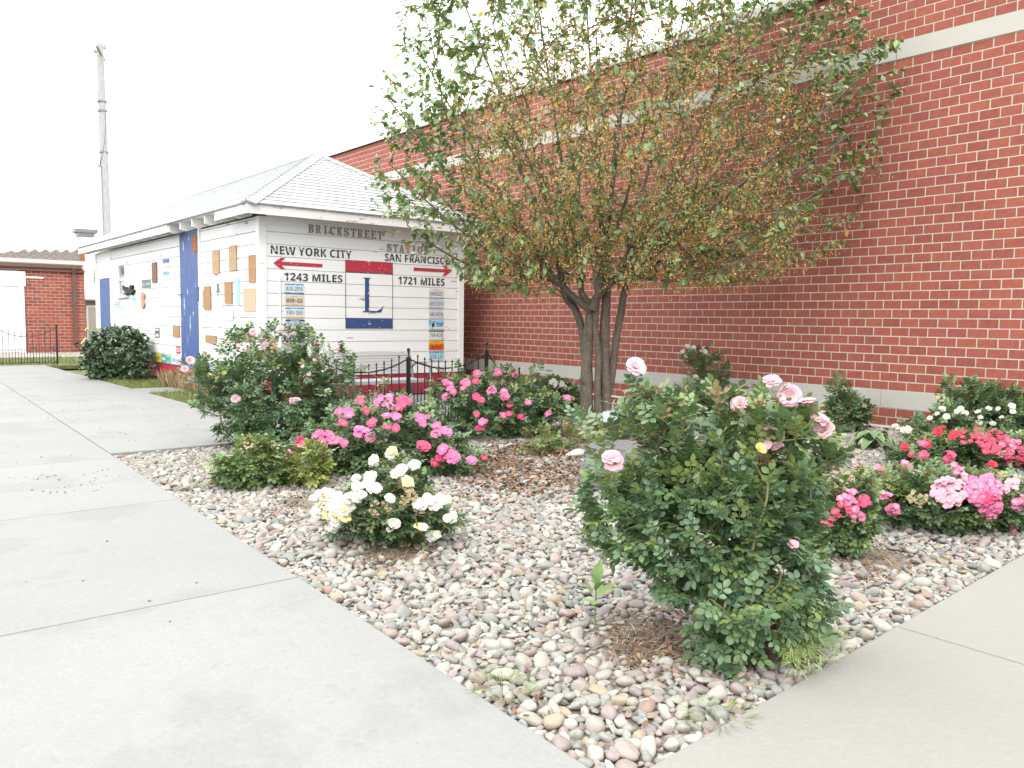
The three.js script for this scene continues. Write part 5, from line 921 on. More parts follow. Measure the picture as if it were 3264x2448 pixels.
bush('rose_bush', 'tall loose rose bush with pale pink blooms against the hut corner', {
  px: [850, 1435], seed: 12, tips: 620, per: 5, leaf: 1.2, pal: GREEN.deep, fresh: 0.08, bronze: 0.04, canes: 9,
  lobes: [L5(600, 860, 130, 110), L5(560, 820, 95, 55, 0.1), L5(660, 830, 75, 60), L5(620, 930, 100, 60, -0.1), L5(480, 830, 60, 50, 0.1), L5(720, 870, 50, 70, -0.1), L5(520, 910, 55, 60, 0)],
  airy: [[...v(590, 755), ...v(130, 45), 85], [...v(470, 830), ...v(70, 60), 40], [...v(740, 840), ...v(50, 80), 30]],
  shoots: SH([[545, 710], [575, 715], [605, 705], [640, 720], [690, 740], [735, 750], [400, 795], [415, 780], [500, 745], [660, 715], [750, 790]]),
  flowers: FLs([['pale', 575, 748], ['pale', 630, 868 + 0], ['pale', 640, 868], ['pale', 545, 720], ['pale', 510, 865], ['pale', 410, 782], ['pale', 400, 800], ['blush', 520, 752, 2, 14], ['pale', 608, 715], ['blush', 640, 722, 2, 8], ['apricot', 535, 752], ['yellow', 452, 812], ['yellow', 480, 815, 2, 10], ['blush', 690, 740, 2, 8], ['blush', 670, 790, 3, 25], ['spent', 560, 770, 4, 50], ['blush', 732, 755, 2, 8]])
});
bush('rose_bush', 'spreading pink rose bush in front of the iron fence', {
  px: [1260, 1500], seed: 13, tips: 640, per: 5, leaf: 1.05, pal: GREEN.mid, fresh: 0.12, canes: 9, flower: 1.2,
  lobes: [L5(820, 950, 130, 75), L5(740, 960, 90, 60, -0.1), L5(900, 970, 110, 65), L5(980, 1000, 70, 38, -0.1), L5(860, 895, 90, 45, 0.2), L5(760, 1000, 70, 40, -0.2)],
  shoots: SH([[745, 790, 0.4], [785, 800, 0.4], [830, 820, 0.3], [700, 840, 0.2], [940, 830, 0.2]]),
  flowers: FLs([['pink', 700, 947, 9, 22], ['pink', 752, 890, 6, 18], ['pink', 780, 945, 5, 22], ['hot', 740, 915], ['pink', 840, 870, 5, 14], ['hot', 870, 876, 6, 16], ['pink', 815, 867, 3, 10], ['hot', 790, 888], ['hot', 805, 915], ['pink', 832, 900, 2, 6], ['pink', 855, 906, 2, 8], ['hot', 835, 925], ['hot', 855, 925], ['pink', 915, 912, 4, 12], ['pink', 950, 935, 6, 20], ['hot', 918, 960, 3, 10], ['hot', 945, 995, 5, 12], ['pink', 975, 990, 4, 12], ['pink', 1015, 998, 2, 6], ['pink', 955, 970, 2, 6], ['hot', 1045, 990], ['hot', 650, 960, 3, 10], ['magenta', 630, 980, 4, 12], ['pink', 735, 960, 2, 10], ['hot', 780, 868]])
});
bush('rose_bush', 'leafy pink rose bush between the iron fence and the tree', {
  px: [1560, 1390], seed: 14, tips: 560, per: 5, leaf: 1.05, pal: GREEN.mid, fresh: 0.16, canes: 8, flower: 1.15,
  airy: [[...v(1060, 815), ...v(110, 20), 30]],
  lobes: [L5(1050, 870, 110, 60), L5(1000, 860, 80, 50, 0.1), L5(1120, 880, 90, 55), L5(1060, 910, 90, 40, -0.1), L5(1180, 890, 60, 45, 0)],
  shoots: SH([[960, 800, 0.1], [985, 790], [1075, 795], [1110, 800], [1040, 815], [1150, 800], [1175, 800]]),
  flowers: FLs([['pink', 970, 837, 4, 14], ['pink', 1000, 835, 3, 12], ['hot', 1028, 825], ['pink', 1030, 808], ['pink', 1075, 805], ['pink', 1112, 810], ['pink', 1063, 845, 2, 5], ['hot', 1035, 862, 3, 9], ['hot', 1030, 895], ['pink', 1090, 852, 2, 8], ['hot', 1102, 875], ['pink', 1085, 898], ['hot', 1100, 895], ['pink', 1140, 870], ['hot', 1125, 902, 2, 4], ['pink', 1225, 860], ['pink', 1045, 915, 2, 6], ['hot', 1038, 925, 4, 10], ['pink', 968, 860, 2, 6], ['pink', 1185, 895]])
});
bush('white_rose_bush', 'low white rose bush with cream buds standing alone in the pebbles', {
  px: [1215, 1735], seed: 15, tips: 420, per: 5, leaf: 0.75, pal: GREEN.mid, fresh: 0.12, canes: 7, flower: 1.0, fo: 0.10,
  lobes: [L5(840, 1085, 100, 65), L5(890, 1110, 80, 55), L5(850, 1035, 70, 45, 0.05), L5(760, 1115, 60, 45), L5(940, 1120, 50, 40)],
  flowers: FLs([['white', 700, 1085, 16, 26], ['white', 735, 1095, 20, 30], ['cream', 745, 1110, 5, 14], ['cream', 720, 1120, 4, 20], ['white', 715, 1130, 8, 20], ['white', 770, 1080, 8, 18], ['cream', 705, 1082, 2, 12], ['white', 808, 1000, 3, 8], ['white', 845, 985, 2, 6], ['cream', 850, 980, 2, 6], ['white', 790, 1035, 6, 20], ['white', 858, 1025, 3, 8], ['white', 808, 1055, 3, 8], ['white', 775, 1053, 2, 5], ['cream', 880, 1042, 3, 6], ['white', 892, 1005, 3, 8], ['white', 842, 1078, 2, 2], ['white', 870, 1020, 2, 10], ['white', 905, 1095, 4, 12], ['white', 955, 1085, 4, 14], ['white', 925, 1080, 3, 10], ['white', 850, 1138, 4, 10], ['white', 910, 1140, 2, 6], ['cream', 905, 1143], ['white', 938, 1160, 4, 8], ['white', 975, 1120, 3, 8], ['spent', 880, 1075, 18, 22], ['spent', 820, 1095, 14, 24], ['spent', 905, 1105, 6, 10], ['white', 935, 1100, 2, 4], ['white', 690, 1110, 4, 10]])
});
const BROAD = leafletGeo(0.05, 0.034, 0.2, 0.2);
bush('green_shrub', 'low coarse green shrub with withered flower heads at the bed corner', {
  px: [800, 1555], seed: 16, tips: 150, per: 5, cat: 'shrub', leaf: 1.1, pal: [[0.15, 0.235, 0.07], [0.18, 0.265, 0.085], [0.13, 0.21, 0.07]], fresh: 0.2, canes: 4,
  lobes: [L5(545, 1005, 70, 45), L5(500, 1010, 40, 25), L5(560, 975, 45, 25)], flowers: FLs([['spent', 530, 960, 8, 20], ['spent', 600, 965, 3, 8], ['spent', 480, 1000, 3, 10]])
});
bush('yellow_green_shrub', 'small yellow green shrub between the pink rose and coarse green shrub', {
  px: [965, 1555], seed: 17, tips: 90, per: 5, cat: 'shrub', leaf: 1.0, pal: [[0.28, 0.33, 0.08], [0.23, 0.3, 0.08], [0.33, 0.33, 0.1]], canes: 4,
  lobes: [L5(665, 1005, 40, 40), L5(690, 1000, 22, 35), L5(640, 1030, 30, 22)]
});
bush('dark_shrub', 'dense dark green shrub growing against the hut side', {
  px: [400, 1212], seed: 18, tips: 1150, per: 5, cat: 'shrub', leaf: 1.6, leafGeo: BROAD, pal: [[0.085, 0.15, 0.085], [0.1, 0.17, 0.08], [0.08, 0.14, 0.08], [0.13, 0.19, 0.09]], fresh: 0.06, canes: 8, seg: 0.14, maxX: 4.6,
  lobes: [L5(255, 760, 72, 55, 0, 50), L5(215, 775, 40, 45, 0, 40), L5(300, 790, 45, 40, 0, 40), L5(250, 730, 50, 25, 0, 35), L5(280, 730, 35, 25, 0, 30)]
});
bush('small_rose', 'white rose bush with cream clusters behind the tree foot', {
  px: [1800, 1322], seed: 19, tips: 330, per: 5, leaf: 1.1, pal: GREEN.mid, fresh: 0.12, canes: 6,
  lobes: [L5(1185, 855, 60, 38), L5(1225, 875, 35, 35)], flowers: FLs([['white', 1150, 825, 5, 12], ['white', 1195, 828, 6, 10], ['white', 1215, 832, 4, 8], ['white', 1235, 875, 6, 12], ['spent', 1240, 868, 8, 12], ['white', 1195, 885, 8, 16], ['cream', 1230, 860, 3, 8], ['spent', 1175, 840, 5, 14]])
});
bush('wall_rose', 'tall thin rose with white pink blooms against the brick wall', {
  px: [2215, 1325], seed: 20, tips: 300, per: 4, leaf: 1.1, pal: GREEN.deep, fresh: 0.1, canes: 5,
  lobes: [L5(1530, 800, 45, 40), L5(1495, 860, 65, 35, -0.2), L5(1540, 840, 40, 40), L5(1510, 775, 35, 20)],
  flowers: FLs([['white', 1485, 752, 2, 6], ['white', 1500, 755, 3, 6], ['blush', 1515, 755, 2, 5], ['white', 1522, 760, 2, 4], ['white', 1482, 775, 2, 6], ['white', 1475, 760], ['cream', 1505, 815, 2, 6], ['cream', 1520, 845, 2, 4], ['yellow', 1490, 845], ['white', 1530, 850, 2, 5], ['white', 1520, 828, 2, 5]])
});
bush('thin_shrub', 'slim upright leafy shrub against the stone band of the brick wall', {
  px: [2700, 1378], seed: 21, tips: 150, per: 4, cat: 'shrub', leaf: 1.15, pal: GREEN.mid, fresh: 0.1, canes: 4,
  lobes: [L5(1828, 895, 38, 45), L5(1815, 855, 22, 35), L5(1850, 890, 25, 25)], shoots: SH([[1815, 815], [1812, 830], [1800, 850]]), flowers: FLs([['blush', 1862, 875, 2, 5], ['white', 1868, 878]])
});
bush('white_rose_hedge', 'large white rose bush growing against the brick wall by the red roses', {
  px: [3120, 1372], seed: 22, tips: 620, per: 5, leaf: 1.1, pal: GREEN.deep, fresh: 0.12, canes: 8,
  lobes: [L5(2130, 890, 90, 50), L5(2200, 900, 90, 60), L5(2050, 915, 50, 40, -0.3), L5(2085, 850, 45, 30), L5(1985, 930, 40, 25, -0.5)],
  shoots: SH([[2050, 825], [2100, 835], [2150, 840]]),
  flowers: FLs([['white', 2035, 885], ['white', 2068, 890], ['white', 2045, 902], ['white', 2010, 905], ['white', 2085, 892, 2, 5], ['white', 2025, 895], ['white', 1940, 925, 4, 10], ['white', 1960, 930, 3, 8], ['cream', 1965, 930], ['white', 1995, 950, 2, 4], ['white', 2070, 935, 2, 6], ['white', 2110, 900, 3, 20], ['white', 2190, 880, 3, 15], ['white', 2075, 885], ['yellow', 2025, 860], ['white', 2150, 900, 4, 30]])
});
bush('red_rose_bush', 'red and crimson rose bush in the right part of the bed', {
  px: [3010, 1485], seed: 23, tips: 620, per: 5, leaf: 0.95, pal: GREEN.mid, fresh: 0.25, bronze: 0.05, canes: 8, flower: 1.2,
  lobes: [L5(2110, 985, 110, 50), L5(2020, 985, 80, 40), L5(2190, 990, 70, 55), L5(1960, 1000, 50, 30)],
  flowers: FLs([['red', 2030, 930, 3, 8], ['crimson', 2100, 945, 16, 26], ['crimson', 2150, 960, 34, 32], ['magenta', 2180, 970, 26, 32], ['crimson', 2195, 985, 24, 26], ['red', 2060, 945, 2, 6], ['red', 2000, 960], ['red', 1955, 968], ['crimson', 1975, 985, 2, 10], ['hot', 2050, 990, 4, 12], ['crimson', 2000, 1010, 3, 20], ['red', 2140, 1010], ['hot', 1995, 985]])
});
bush('magenta_rose_bush', 'low rose bush with heavy magenta flower clusters near the right walk', {
  px: [3000, 1680], seed: 24, tips: 700, per: 5, leaf: 0.8, pal: GREEN.mid, fresh: 0.2, canes: 9,
  lobes: [L5(2030, 1090, 120, 55), L5(2130, 1085, 110, 65), L5(1930, 1060, 70, 50), L5(2200, 1110, 60, 60), L5(2000, 1040, 100, 30)],
  flowers: FLs([['blush', 2050, 1065, 60, 38], ['magenta', 2125, 1060, 80, 40], ['magenta', 2140, 1100, 34, 22], ['hot', 2130, 1075, 3, 20], ['magenta', 1910, 1070, 8, 12], ['magenta', 1928, 1103, 12, 12], ['magenta', 1955, 1005, 2, 6], ['hot', 1855, 1015], ['magenta', 1840, 1000], ['magenta', 2065, 1015, 6, 14], ['blush', 2080, 1030, 4, 12], ['magenta', 2210, 1090, 10, 20], ['blush', 2180, 1050, 10, 20], ['spent', 1980, 1080, 20, 22], ['magenta', 1900, 1010, 2, 6], ['hot', 1993, 960], ['magenta', 2190, 1140, 2, 6], ['red', 2143, 1005]])
});
bush('sparse_rose', 'sparse rose with faded magenta blooms behind the large rose bush', {
  px: [2690, 1770], seed: 25, tips: 260, per: 5, leaf: 0.75, pal: GREEN.mid, fresh: 0.25, bronze: 0.05, canes: 6,
  lobes: [L5(1830, 1110, 55, 75), L5(1800, 1160, 50, 50), L5(1850, 1060, 40, 40)],
  flowers: FLs([['magenta', 1830, 1075, 10, 22], ['crimson', 1815, 1100, 6, 20], ['magenta', 1850, 1110, 8, 16], ['spent', 1820, 1040, 10, 26], ['hot', 1868, 1085, 2, 4], ['crimson', 1790, 1130, 4, 12], ['spent', 1850, 1120, 10, 20]])
});
// hostas: each leaf is a blade with a pale margin
function hosta(label, px, py, n, s, sd) {
  let b = GB(px, py); if (b.x > 8.75) { b = onX(px, py, 8.75); b.y = bedH(b.x, b.z); } reseed(sd); const t = thing('hosta', label, 'hosta', [b.x, b.y, b.z]);
  const mk = () => {
    const R = 6, pos = [], col = [], idx = [], L = 0.30 * s * rr(0.8, 1.15), Wd = 0.13 * s * rr(0.85, 1.1);
    for (let i = 0; i <= R; i++) { const u = i / R, w = u < 0.3 ? 0.06 + u * 0.6 : Math.sin((u - 0.3) / 0.7 * Math.PI * 0.86 + 0.42) * 0.98; const y = L * (0.95 * u - 0.1 * u * u), z = L * (0.85 * u - 1.05 * u * u * u * 0.9); for (const q of [-1, -0.78, 0, 0.78, 1]) { pos.push(q * Math.max(0.02, w) * Wd / 2, z + Math.abs(q) * 0.02 * s, y); const m = Math.abs(q) > 0.9 && u > 0.25; col.push(...(m ? [0.8, 0.86, 0.6] : [0.2, 0.33, 0.13])); } if (i) for (let k = 0; k < 4; k++) { const a = (i - 1) * 5 + k, c = a + 5; idx.push(a, a + 1, c + 1, a, c + 1, c); } }
    const g = new THREE.BufferGeometry(); g.setAttribute('position', new THREE.Float32BufferAttribute(pos, 3)); g.setAttribute('color', new THREE.Float32BufferAttribute(col, 3)); g.setIndex(idx); g.computeVertexNormals(); g.setAttribute('uv', new THREE.Float32BufferAttribute(new Float32Array(pos.length / 3 * 2), 2)); return g;
  };
  const gs = variants(4, mk);
  for (let i = 0; i < n; i++) { const m = part(t, 'leaf', gs[i % 4], M.petal); m.rotation.set(rr(-0.45, 0.15) * (i % 2 ? 1 : 1.4), i * 2.4 + rr(-0.2, 0.2), rr(-0.15, 0.15), 'YXZ'); m.position.y = rr(0, 0.03); }
}
hosta('variegated hosta clump beside the slim shrub at the wall', 2780, 1432, 22, 0.95, 51);
hosta('variegated hosta clump right of the tree against the brick wall', 2030, 1318, 24, 1.25, 52);
hosta('tall variegated hosta behind the large rose bush at the wall', 2500, 1345, 20, 1.5, 53);

// weeds, grasses and small plants
const BLADE = leafletGeo(0.10, 0.006, 0.3, 0.35);
function blades(parent, name, base, pts, mat = M.leafMatte) { return instLeaves(parent, name, BLADE, mat, pts, base); }
{
  reseed(71);
  const grassPal = [[0.11, 0.17, 0.04], [0.14, 0.2, 0.045], [0.18, 0.2, 0.055], [0.24, 0.22, 0.09], [0.09, 0.14, 0.04]];
  const lawn = (name, polyBox, n, s) => {
    const pts = []; for (const [x0, x1, z0, z1, k] of polyBox) for (let i = 0; i < n * k; i++) { const p = V(rr(x0, x1), -0.035, rr(z0, z1)); pts.push({ p, dir: V(rr(-0.6, 0.6), 1, rr(-0.6, 0.6)), up: V(rr(-1, 1), 0.2, rr(-1, 1)), s: s * rr(0.6, 1.4), c: pick(grassPal).map(x => x * rr(0.8, 1.2)) }); }
    const g = new THREE.Group(); g.name = numbered(name); g.userData.kind = 'structure'; scene.add(g);
    for (const [x0, x1, z0, z1] of polyBox) part(g, 'turf', metreUV(box6(x0, x1, -0.12, -0.03, z0, z1)), M.grassSoil);
    blades(g, 'grass', V(0, 0, 0), pts);
  };
  lawn('grass_strip', [[3.77, 4.69, -14.04, -10.95, 1], [3.77, 4.69, -18.4, -14.97, 1.1]], 4200, 0.75);
  lawn('far_lawn', [[-6, 4.8, -26.7, -23.1, 1], [4.8, 9, -29.5, -22.2, 0.4]], 16000, 0.9);
  // dry weeds at the hut base
  const w = thing('dry_weeds', 'dry brown weeds growing along the red hut base by the blue door', 'weeds', [4.5, -0.03, -13.6]); const pts = [];
  for (let i = 0; i < 1500; i++) pts.push({ p: V(rr(4.38, 4.68), -0.03, rr(-15.6, -12.2)), dir: V(rr(-0.5, 0.3), 1, rr(-0.4, 0.4)), up: V(rr(-1, 1), 0.1, rr(-1, 1)), s: rr(1.2, 3.4), c: pick([[0.3, 0.2, 0.12], [0.34, 0.26, 0.15], [0.2, 0.2, 0.07], [0.27, 0.15, 0.1]]) });
  blades(w, 'stalks', V(4.5, -0.03, -13.6), pts);
  // feathery weed creeping over the pavement at the corner
  const cp = GB(2490, 2130), cw = thing('creeping_weed', 'feathery green weed spreading from the bed over the pavement edge', 'weed', [cp.x, cp.y, cp.z]); const q = [];
  for (let s = 0; s < 95; s++) { const a = rr(-0.9, 2.4), len = rr(0.14, 0.42), d = V(Math.cos(a) * 0.85, 0, Math.sin(a) * 0.6); for (let i = 0; i < 24; i++) { const u = i / 24, p = cp.clone().addScaledVector(d, u * len); p.y = 0.005 + Math.sin(u * 2.6) * 0.07 + rr(0, 0.02); q.push({ p, dir: d.clone().multiplyScalar(0.7).add(V(rr(-0.8, 0.8), rr(-0.2, 0.8), rr(-0.8, 0.8))), up: V(rr(-0.3, 0.3), 1, rr(-0.3, 0.3)), s: rr(0.25, 0.5), c: pick([[0.22, 0.3, 0.09], [0.18, 0.26, 0.08], [0.28, 0.31, 0.12]]) }); } }
  blades(cw, 'fronds', cp, q);
  for (const [px, py, lbl] of [[2290, 2310, 'thin green weed among the pebbles at the near right bed edge'], [1600, 2215, 'small green weed at the left pavement edge of the bed'], [620, 1565, 'tiny green weed among pebbles beside the coarse green shrub']]) {
    const b = GB(px, py), g = thing('small_weed', lbl, 'weed', [b.x, b.y, b.z]), r = [];
    for (let i = 0; i < 150; i++) { const a = rr(0, 6.28), l = Math.sqrt(rnd()) * 0.10; r.push({ p: V(b.x + Math.cos(a) * l, b.y + rr(0.01, 0.05), b.z + Math.sin(a) * l), dir: V(Math.cos(a), rr(0.1, 1.2), Math.sin(a)), up: V(0, 1, 0.2), s: rr(0.25, 0.55), c: pick(grassPal) }); }
    blades(g, 'blades', b, r);
  }
  // broad-leaved weed left of the large rose, upright single leaf by the white rose
  const wb = GB(1895, 1985), bw = thing('broadleaf_weed', 'broad leaved green weed beside the large rose bush', 'weed', [wb.x, wb.y, wb.z]);
  part(bw, 'stem', tube([V(0, -0.02, 0), V(0.004, 0.08, 0), V(0, 0.17, 0.005)], 0.003, 8, 5), M.twigGreen);
  const lm = new THREE.MeshPhysicalMaterial({ color: lin(0.17, 0.3, 0.07), roughness: 0.6, transmission: 0.25, side: THREE.DoubleSide }); const lg = leafletGeo(0.10, 0.042, 0.2, 0.25);
  for (let i = 0; i < 7; i++) { const m = part(bw, 'leaf', lg, lm, [0, 0.08 + i * 0.014, 0]); m.rotation.set(lerp(-1.35, -0.2, i / 6), i * 2.3, 0, 'YXZ'); m.scale.setScalar(0.8 + (i % 3) * 0.2); }
  const ub = GB(1352, 1545), ul = thing('single_leaf', 'single bright green upright leaf behind the white rose bush', 'leaf', [ub.x, ub.y, ub.z]);
  part(ul, 'stalk', cyl(V(0, 0, 0), V(0, 0.07, 0), 0.002, 0.002, 5), M.twigGreen); const um = part(ul, 'blade', leafletGeo(0.075, 0.04, 0.15, 0.05), lm, [0, 0.07, 0]); um.rotation.y = -0.6;
  // yellow green flower spikes and sprigs near the fence
  const yb = GB(1235, 1395), ys = thing('yellow_spikes', 'yellow green flowering spikes rising before the bench', 'plant', [yb.x, yb.y, yb.z]), yl = [];
  for (let i = 0; i < 9; i++) { const tp = P(rr(1150, 1300), rr(1215, 1290), depthOf(yb)); const d = V().subVectors(tp, yb); part(ys, 'stem', cyl(V(d.x * 0.8, 0, 0), V(d.x, d.y, d.z), 0.003, 0.002, 5), M.twigGreen); for (let k = 0; k < 34; k++) { const u = rr(0.35, 1); yl.push({ p: V(yb.x + d.x * lerp(0.8, 1, u), yb.y + d.y * u, yb.z + d.z * u), dir: V(rr(-1, 1), rr(0, 0.7), rr(-1, 1)), up: V(0, 1, 0.1), s: rr(0.3, 0.6), c: pick([[0.38, 0.36, 0.07], [0.3, 0.33, 0.07], [0.42, 0.34, 0.06]]) }); } }
  instLeaves(ys, 'florets', BROAD, M.leaf, yl, yb);
  const ob = onX(282, 1080, 4.2), lb = V(ob.x, 0, ob.z);   // orange lilies at the dark shrub
  const li = thing('orange_lily', 'orange yellow lily flowers at the far edge of the dark shrub', 'lily', [lb.x, 0, lb.z]);
  for (const [px, py] of [[281, 1053], [275, 1085], [268, 1095]]) { const p = onX(px, py, 4.2); part(li, 'stem', cyl(V(p.x - lb.x, -0.03, p.z - lb.z), V(p.x - lb.x, p.y, p.z - lb.z), 0.006, 0.004, 5), M.twigGreen); const m = part(li, 'flower', ROSE.yellow[0], M.petal, [p.x - lb.x, p.y, p.z - lb.z]); m.scale.setScalar(2.2); m.rotation.set(0.3, 0, 0.8); }
  // seedling sprigs around the tree foot
  for (const [px, py, sd] of [[1790, 1430, 1], [1860, 1400, 2], [2010, 1400, 3], [1720, 1450, 4]]) bush('young_rose_shoot', ['young leafy shoot among dead leaves left of the tree foot', 'bronze tinted shoot directly before the tree foot', 'young leafy shoot right of the tree foot by the grey block', 'young pale shoot amid fallen leaves and pebbles'][sd - 1], { px: [px, py], seed: 80 + sd, tips: 22, per: 4, cat: 'plant', leaf: 1.1, pal: GREEN.fresh, bronze: 0.12, canes: 2, lobes: [[px, py - 45, 55, 40]] });
}
// fallen leaves, mulch and bits on the pavement
{
  reseed(91); const pts = [], lf = leafletGeo(0.045, 0.022, 0.35, 0.5);
  const put = (px, py, n, rx, ry, k) => { for (let i = 0; i < n; i++) { const a = rr(0, 6.28), r = Math.sqrt(rnd()), p = GB(px + Math.cos(a) * r * rx, py + Math.sin(a) * r * ry); if (p.x < edgeX(p.z) + 0.03 || p.z > edgeZ(p.x) - 0.03 || p.z < -8 || p.x > 9.1) continue; p.y += rr(0.0, 0.035); pts.push({ p, dir: V(rr(-1, 1), rr(-0.3, 0.4), rr(-1, 1)), up: V(rr(-0.6, 0.6), 1, rr(-0.6, 0.6)), s: rr(0.5, 1.2) * (k || 1), c: pick([[0.15, 0.082, 0.05], [0.19, 0.11, 0.065], [0.12, 0.07, 0.05], [0.24, 0.155, 0.09], [0.10, 0.065, 0.045]]) }); } };
  put(1640, 1490, 3000, 240, 80); put(1900, 1410, 1300, 240, 60); put(1760, 1540, 700, 150, 60); put(1480, 1560, 300, 200, 60); put(1000, 1620, 260, 170, 70, 0.8); put(2080, 2040, 260, 170, 110, 0.7); put(2760, 1800, 200, 160, 90, 0.7); put(1700, 2000, 220, 700, 380, 0.6); put(1250, 1790, 160, 160, 50, 0.7); put(2500, 1480, 200, 300, 50); put(1650, 2250, 50, 120, 80, 0.6);
  const fl = new THREE.Group(); fl.name = 'fallen_leaves'; fl.userData = { kind: 'stuff', label: 'brown fallen leaves scattered over the pebbles around the tree', category: 'leaves' }; scene.add(fl);
  instLeaves(fl, 'dead_leaves', lf, M.leafMatte, pts, V(0, 0, 0));
  const tw = []; const q2 = (px, py, n, rx, ry) => { for (let i = 0; i < n; i++) { const a = rr(0, 6.28), r = Math.sqrt(rnd()), p = GB(px + Math.cos(a) * r * rx, py + Math.sin(a) * r * ry); if (p.x < edgeX(p.z) + 0.05 || p.z > edgeZ(p.x) - 0.05) continue; p.y += rr(0.0, 0.02); const b2 = rr(0, 6.28); tw.push({ p, dir: V(Math.cos(b2), rr(-0.05, 0.1), Math.sin(b2)), up: V(0, 1, 0), s: rr(0.4, 1.3), c: pick([[0.26, 0.19, 0.13], [0.33, 0.26, 0.19], [0.18, 0.12, 0.08]]) }); } };
  q2(2080, 2040, 700, 190, 120); q2(2300, 2100, 300, 200, 80); q2(2760, 1790, 260, 170, 90); q2(1220, 1780, 240, 170, 50); q2(1000, 1600, 240, 170, 60);
  instLeaves(fl, 'dead_stalks', BLADE, M.leafMatte, tw, V(0, 0, 0));
  const db = new THREE.InstancedMesh(stoneGeo(5, 0), std({ color: 0xffffff, roughness: 1 }), 300), col = new THREE.Color(); db.name = 'pavement_debris'; db.userData = { kind: 'stuff', label: 'dark crumbs of soil scattered on the left pavement', category: 'debris' };
  const ar = [[200, 1530, 190, 45, 34], [230, 1560, 90, 14, 10], [250, 1300, 230, 45, 60], [550, 1370, 180, 25, 24], [300, 1440, 300, 100, 30], [450, 1210, 160, 14, 20], [400, 1900, 400, 200, 6]]; let n = 0;
  for (const [px, py, rx, ry, c] of ar) for (let i = 0; i < c; i++) { const a = rr(0, 6.28), r = Math.sqrt(rnd()), p = G(px + Math.cos(a) * r * rx, py + Math.sin(a) * r * ry, 0.002); OBJ.position.copy(p); OBJ.rotation.set(0, rr(0, 6), 0); const s = rr(0.003, 0.008) * (rnd() < 0.1 ? 1.6 : 1); OBJ.scale.set(s * rr(0.8, 2), s * 0.5, s); OBJ.updateMatrix(); db.setMatrixAt(n, OBJ.matrix); db.setColorAt(n++, col.setRGB(...pick([[0.12, 0.10, 0.08], [0.2, 0.17, 0.13], [0.1, 0.1, 0.06]]))); }
  db.count = n; db.castShadow = db.receiveShadow = true; scene.add(db);
}
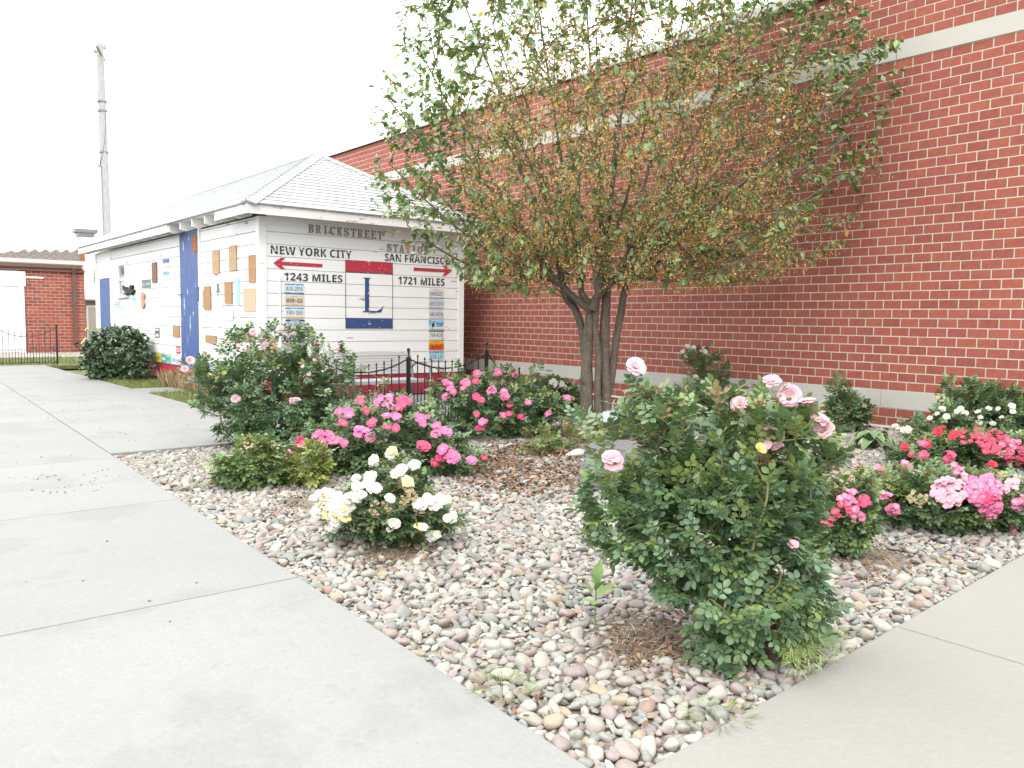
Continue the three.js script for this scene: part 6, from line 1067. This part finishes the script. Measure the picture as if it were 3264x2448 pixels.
// planter, boulders, marker
{
  const pb = GB(1842, 1318), D = depthOf(pb), p = thing('concrete_planter', 'round exposed aggregate concrete planter behind the tree', 'planter', [pb.x, pb.y, pb.z]);
  const hT = P(1842, 1232, D).y - pb.y, k = 30 * D / F;
  part(p, 'bowl', new THREE.LatheGeometry([[0, 0], [k * 0.7, 0], [k * 0.85, hT * 0.5], [k, hT], [k * 0.85, hT], [k * 0.8, hT * 0.8], [0, hT * 0.78]].map(q => new THREE.Vector2(...q)), 20), M.aggregate);
  part(p, 'potting_soil', new THREE.CylinderGeometry(k * 0.8, k * 0.8, 0.02, 16), M.soil, [0, hT * 0.85, 0]);
  const bb = GB(2010, 1560), g = thing('granite_block', 'dark grey rough granite block with flat top behind the large rose bush', 'boulder', [bb.x, bb.y, bb.z]);
  const bg = new THREE.BoxGeometry(0.46, 0.34, 0.38, 7, 5, 6), a = bg.attributes.position; reseed(3);
  const nz = (x, y, z) => 0.012 * Math.sin(x * 31 + y * 17) + 0.012 * Math.sin(z * 27 - y * 23 + x * 11) + 0.008 * Math.sin(y * 60 + z * 41);
  for (let i = 0; i < a.count; i++) { const x = a.getX(i), y = a.getY(i), z = a.getZ(i), top = y > 0.15; a.setXYZ(i, x * (1 + (top ? 0 : 0.12)) + nz(x, y, z) * (top ? 0.6 : 1.6), y + (top ? nz(x, z, y) * 0.25 : 0), z * (1 + (top ? 0 : 0.1)) + nz(z, y, x) * (top ? 0.6 : 1.6)); }
  bg.computeVertexNormals(); part(g, 'block', metreUV(bg), M.granite, [0.02, 0.15, -0.16]).rotation.y = 0.5;
  const sb = GB(1840, 1455), fs = new THREE.Mesh(stoneGeo(88, 2), M.stone.clone()); fs.material.color.setRGB(0.38, 0.38, 0.37); fs.scale.set(0.13, 0.045, 0.08); fs.position.set(sb.x, sb.y + 0.03, sb.z); fs.name = 'flat_stone'; fs.castShadow = fs.receiveShadow = true; scene.add(fs); tag(fs, 'large flat grey stone lying left of the granite block', 'stone');
  const mb = GB(1945, 1400), mD = depthOf(mb), mk = thing('plant_marker', 'pale blue metal plant marker with ragged top before the tree foot', 'marker', [mb.x, mb.y, mb.z]);
  const c = P(1941, 1328, mD).sub(mb); part(mk, 'stake', cyl(V(0, -0.05, 0), V(c.x, c.y, c.z), 0.005, 0.005, 6), M.greyMetal);
  const s = new THREE.Shape([[-0.075, -0.05], [0.075, -0.04], [0.08, 0.045], [0.06, 0.06], [0.05, 0.047], [0.03, 0.062], [0.01, 0.05], [-0.01, 0.064], [-0.03, 0.05], [-0.05, 0.06], [-0.07, 0.048]].map(q => new THREE.Vector2(...q)));
  const pl = part(mk, 'plate', new THREE.ExtrudeGeometry(s, { depth: 0.008, bevelEnabled: true, bevelSize: 0.003, bevelThickness: 0.003, bevelSegments: 1 }), std({ color: lin(0.36, 0.46, 0.48), roughness: 0.6 }), [c.x, c.y, c.z + 0.01]); pl.rotation.set(-0.25, -0.5, 0);
}
// trees far behind, seen between garage and hut
{
  reseed(55); const b = onZ(298, 900, -52); b.y = 0; const t = thing('distant_tree', 'distant green tree seen in the gap beyond the small brown house', 'tree', [b.x, 0, b.z]);
  part(t, 'trunk', cyl(V(0, 0, 0), V(0, 2.6, 0), 0.16, 0.1, 8), M.bark); const l = [];
  for (let i = 0; i < 2600; i++) { const u = V(rr(-1, 1), rr(-1, 1), rr(-1, 1)); if (u.lengthSq() > 1) continue; l.push({ p: V(b.x + u.x * 1.1, 2.9 + u.y * 0.9 + 0.2 * Math.sin(u.x * 5), b.z + u.z * 1.1), dir: V(rr(-1, 1), rr(-1, 1), rr(-1, 1)), up: V(rr(-1, 1), 1, rr(-1, 1)), s: rr(2.5, 4), c: pick(GREEN.mid) }); }
  instLeaves(t, 'crown', BROAD, M.leafMatte, l, b);
}
shade(scene);
renderer.setSize(1024, 768);
renderer.render(scene, camera);
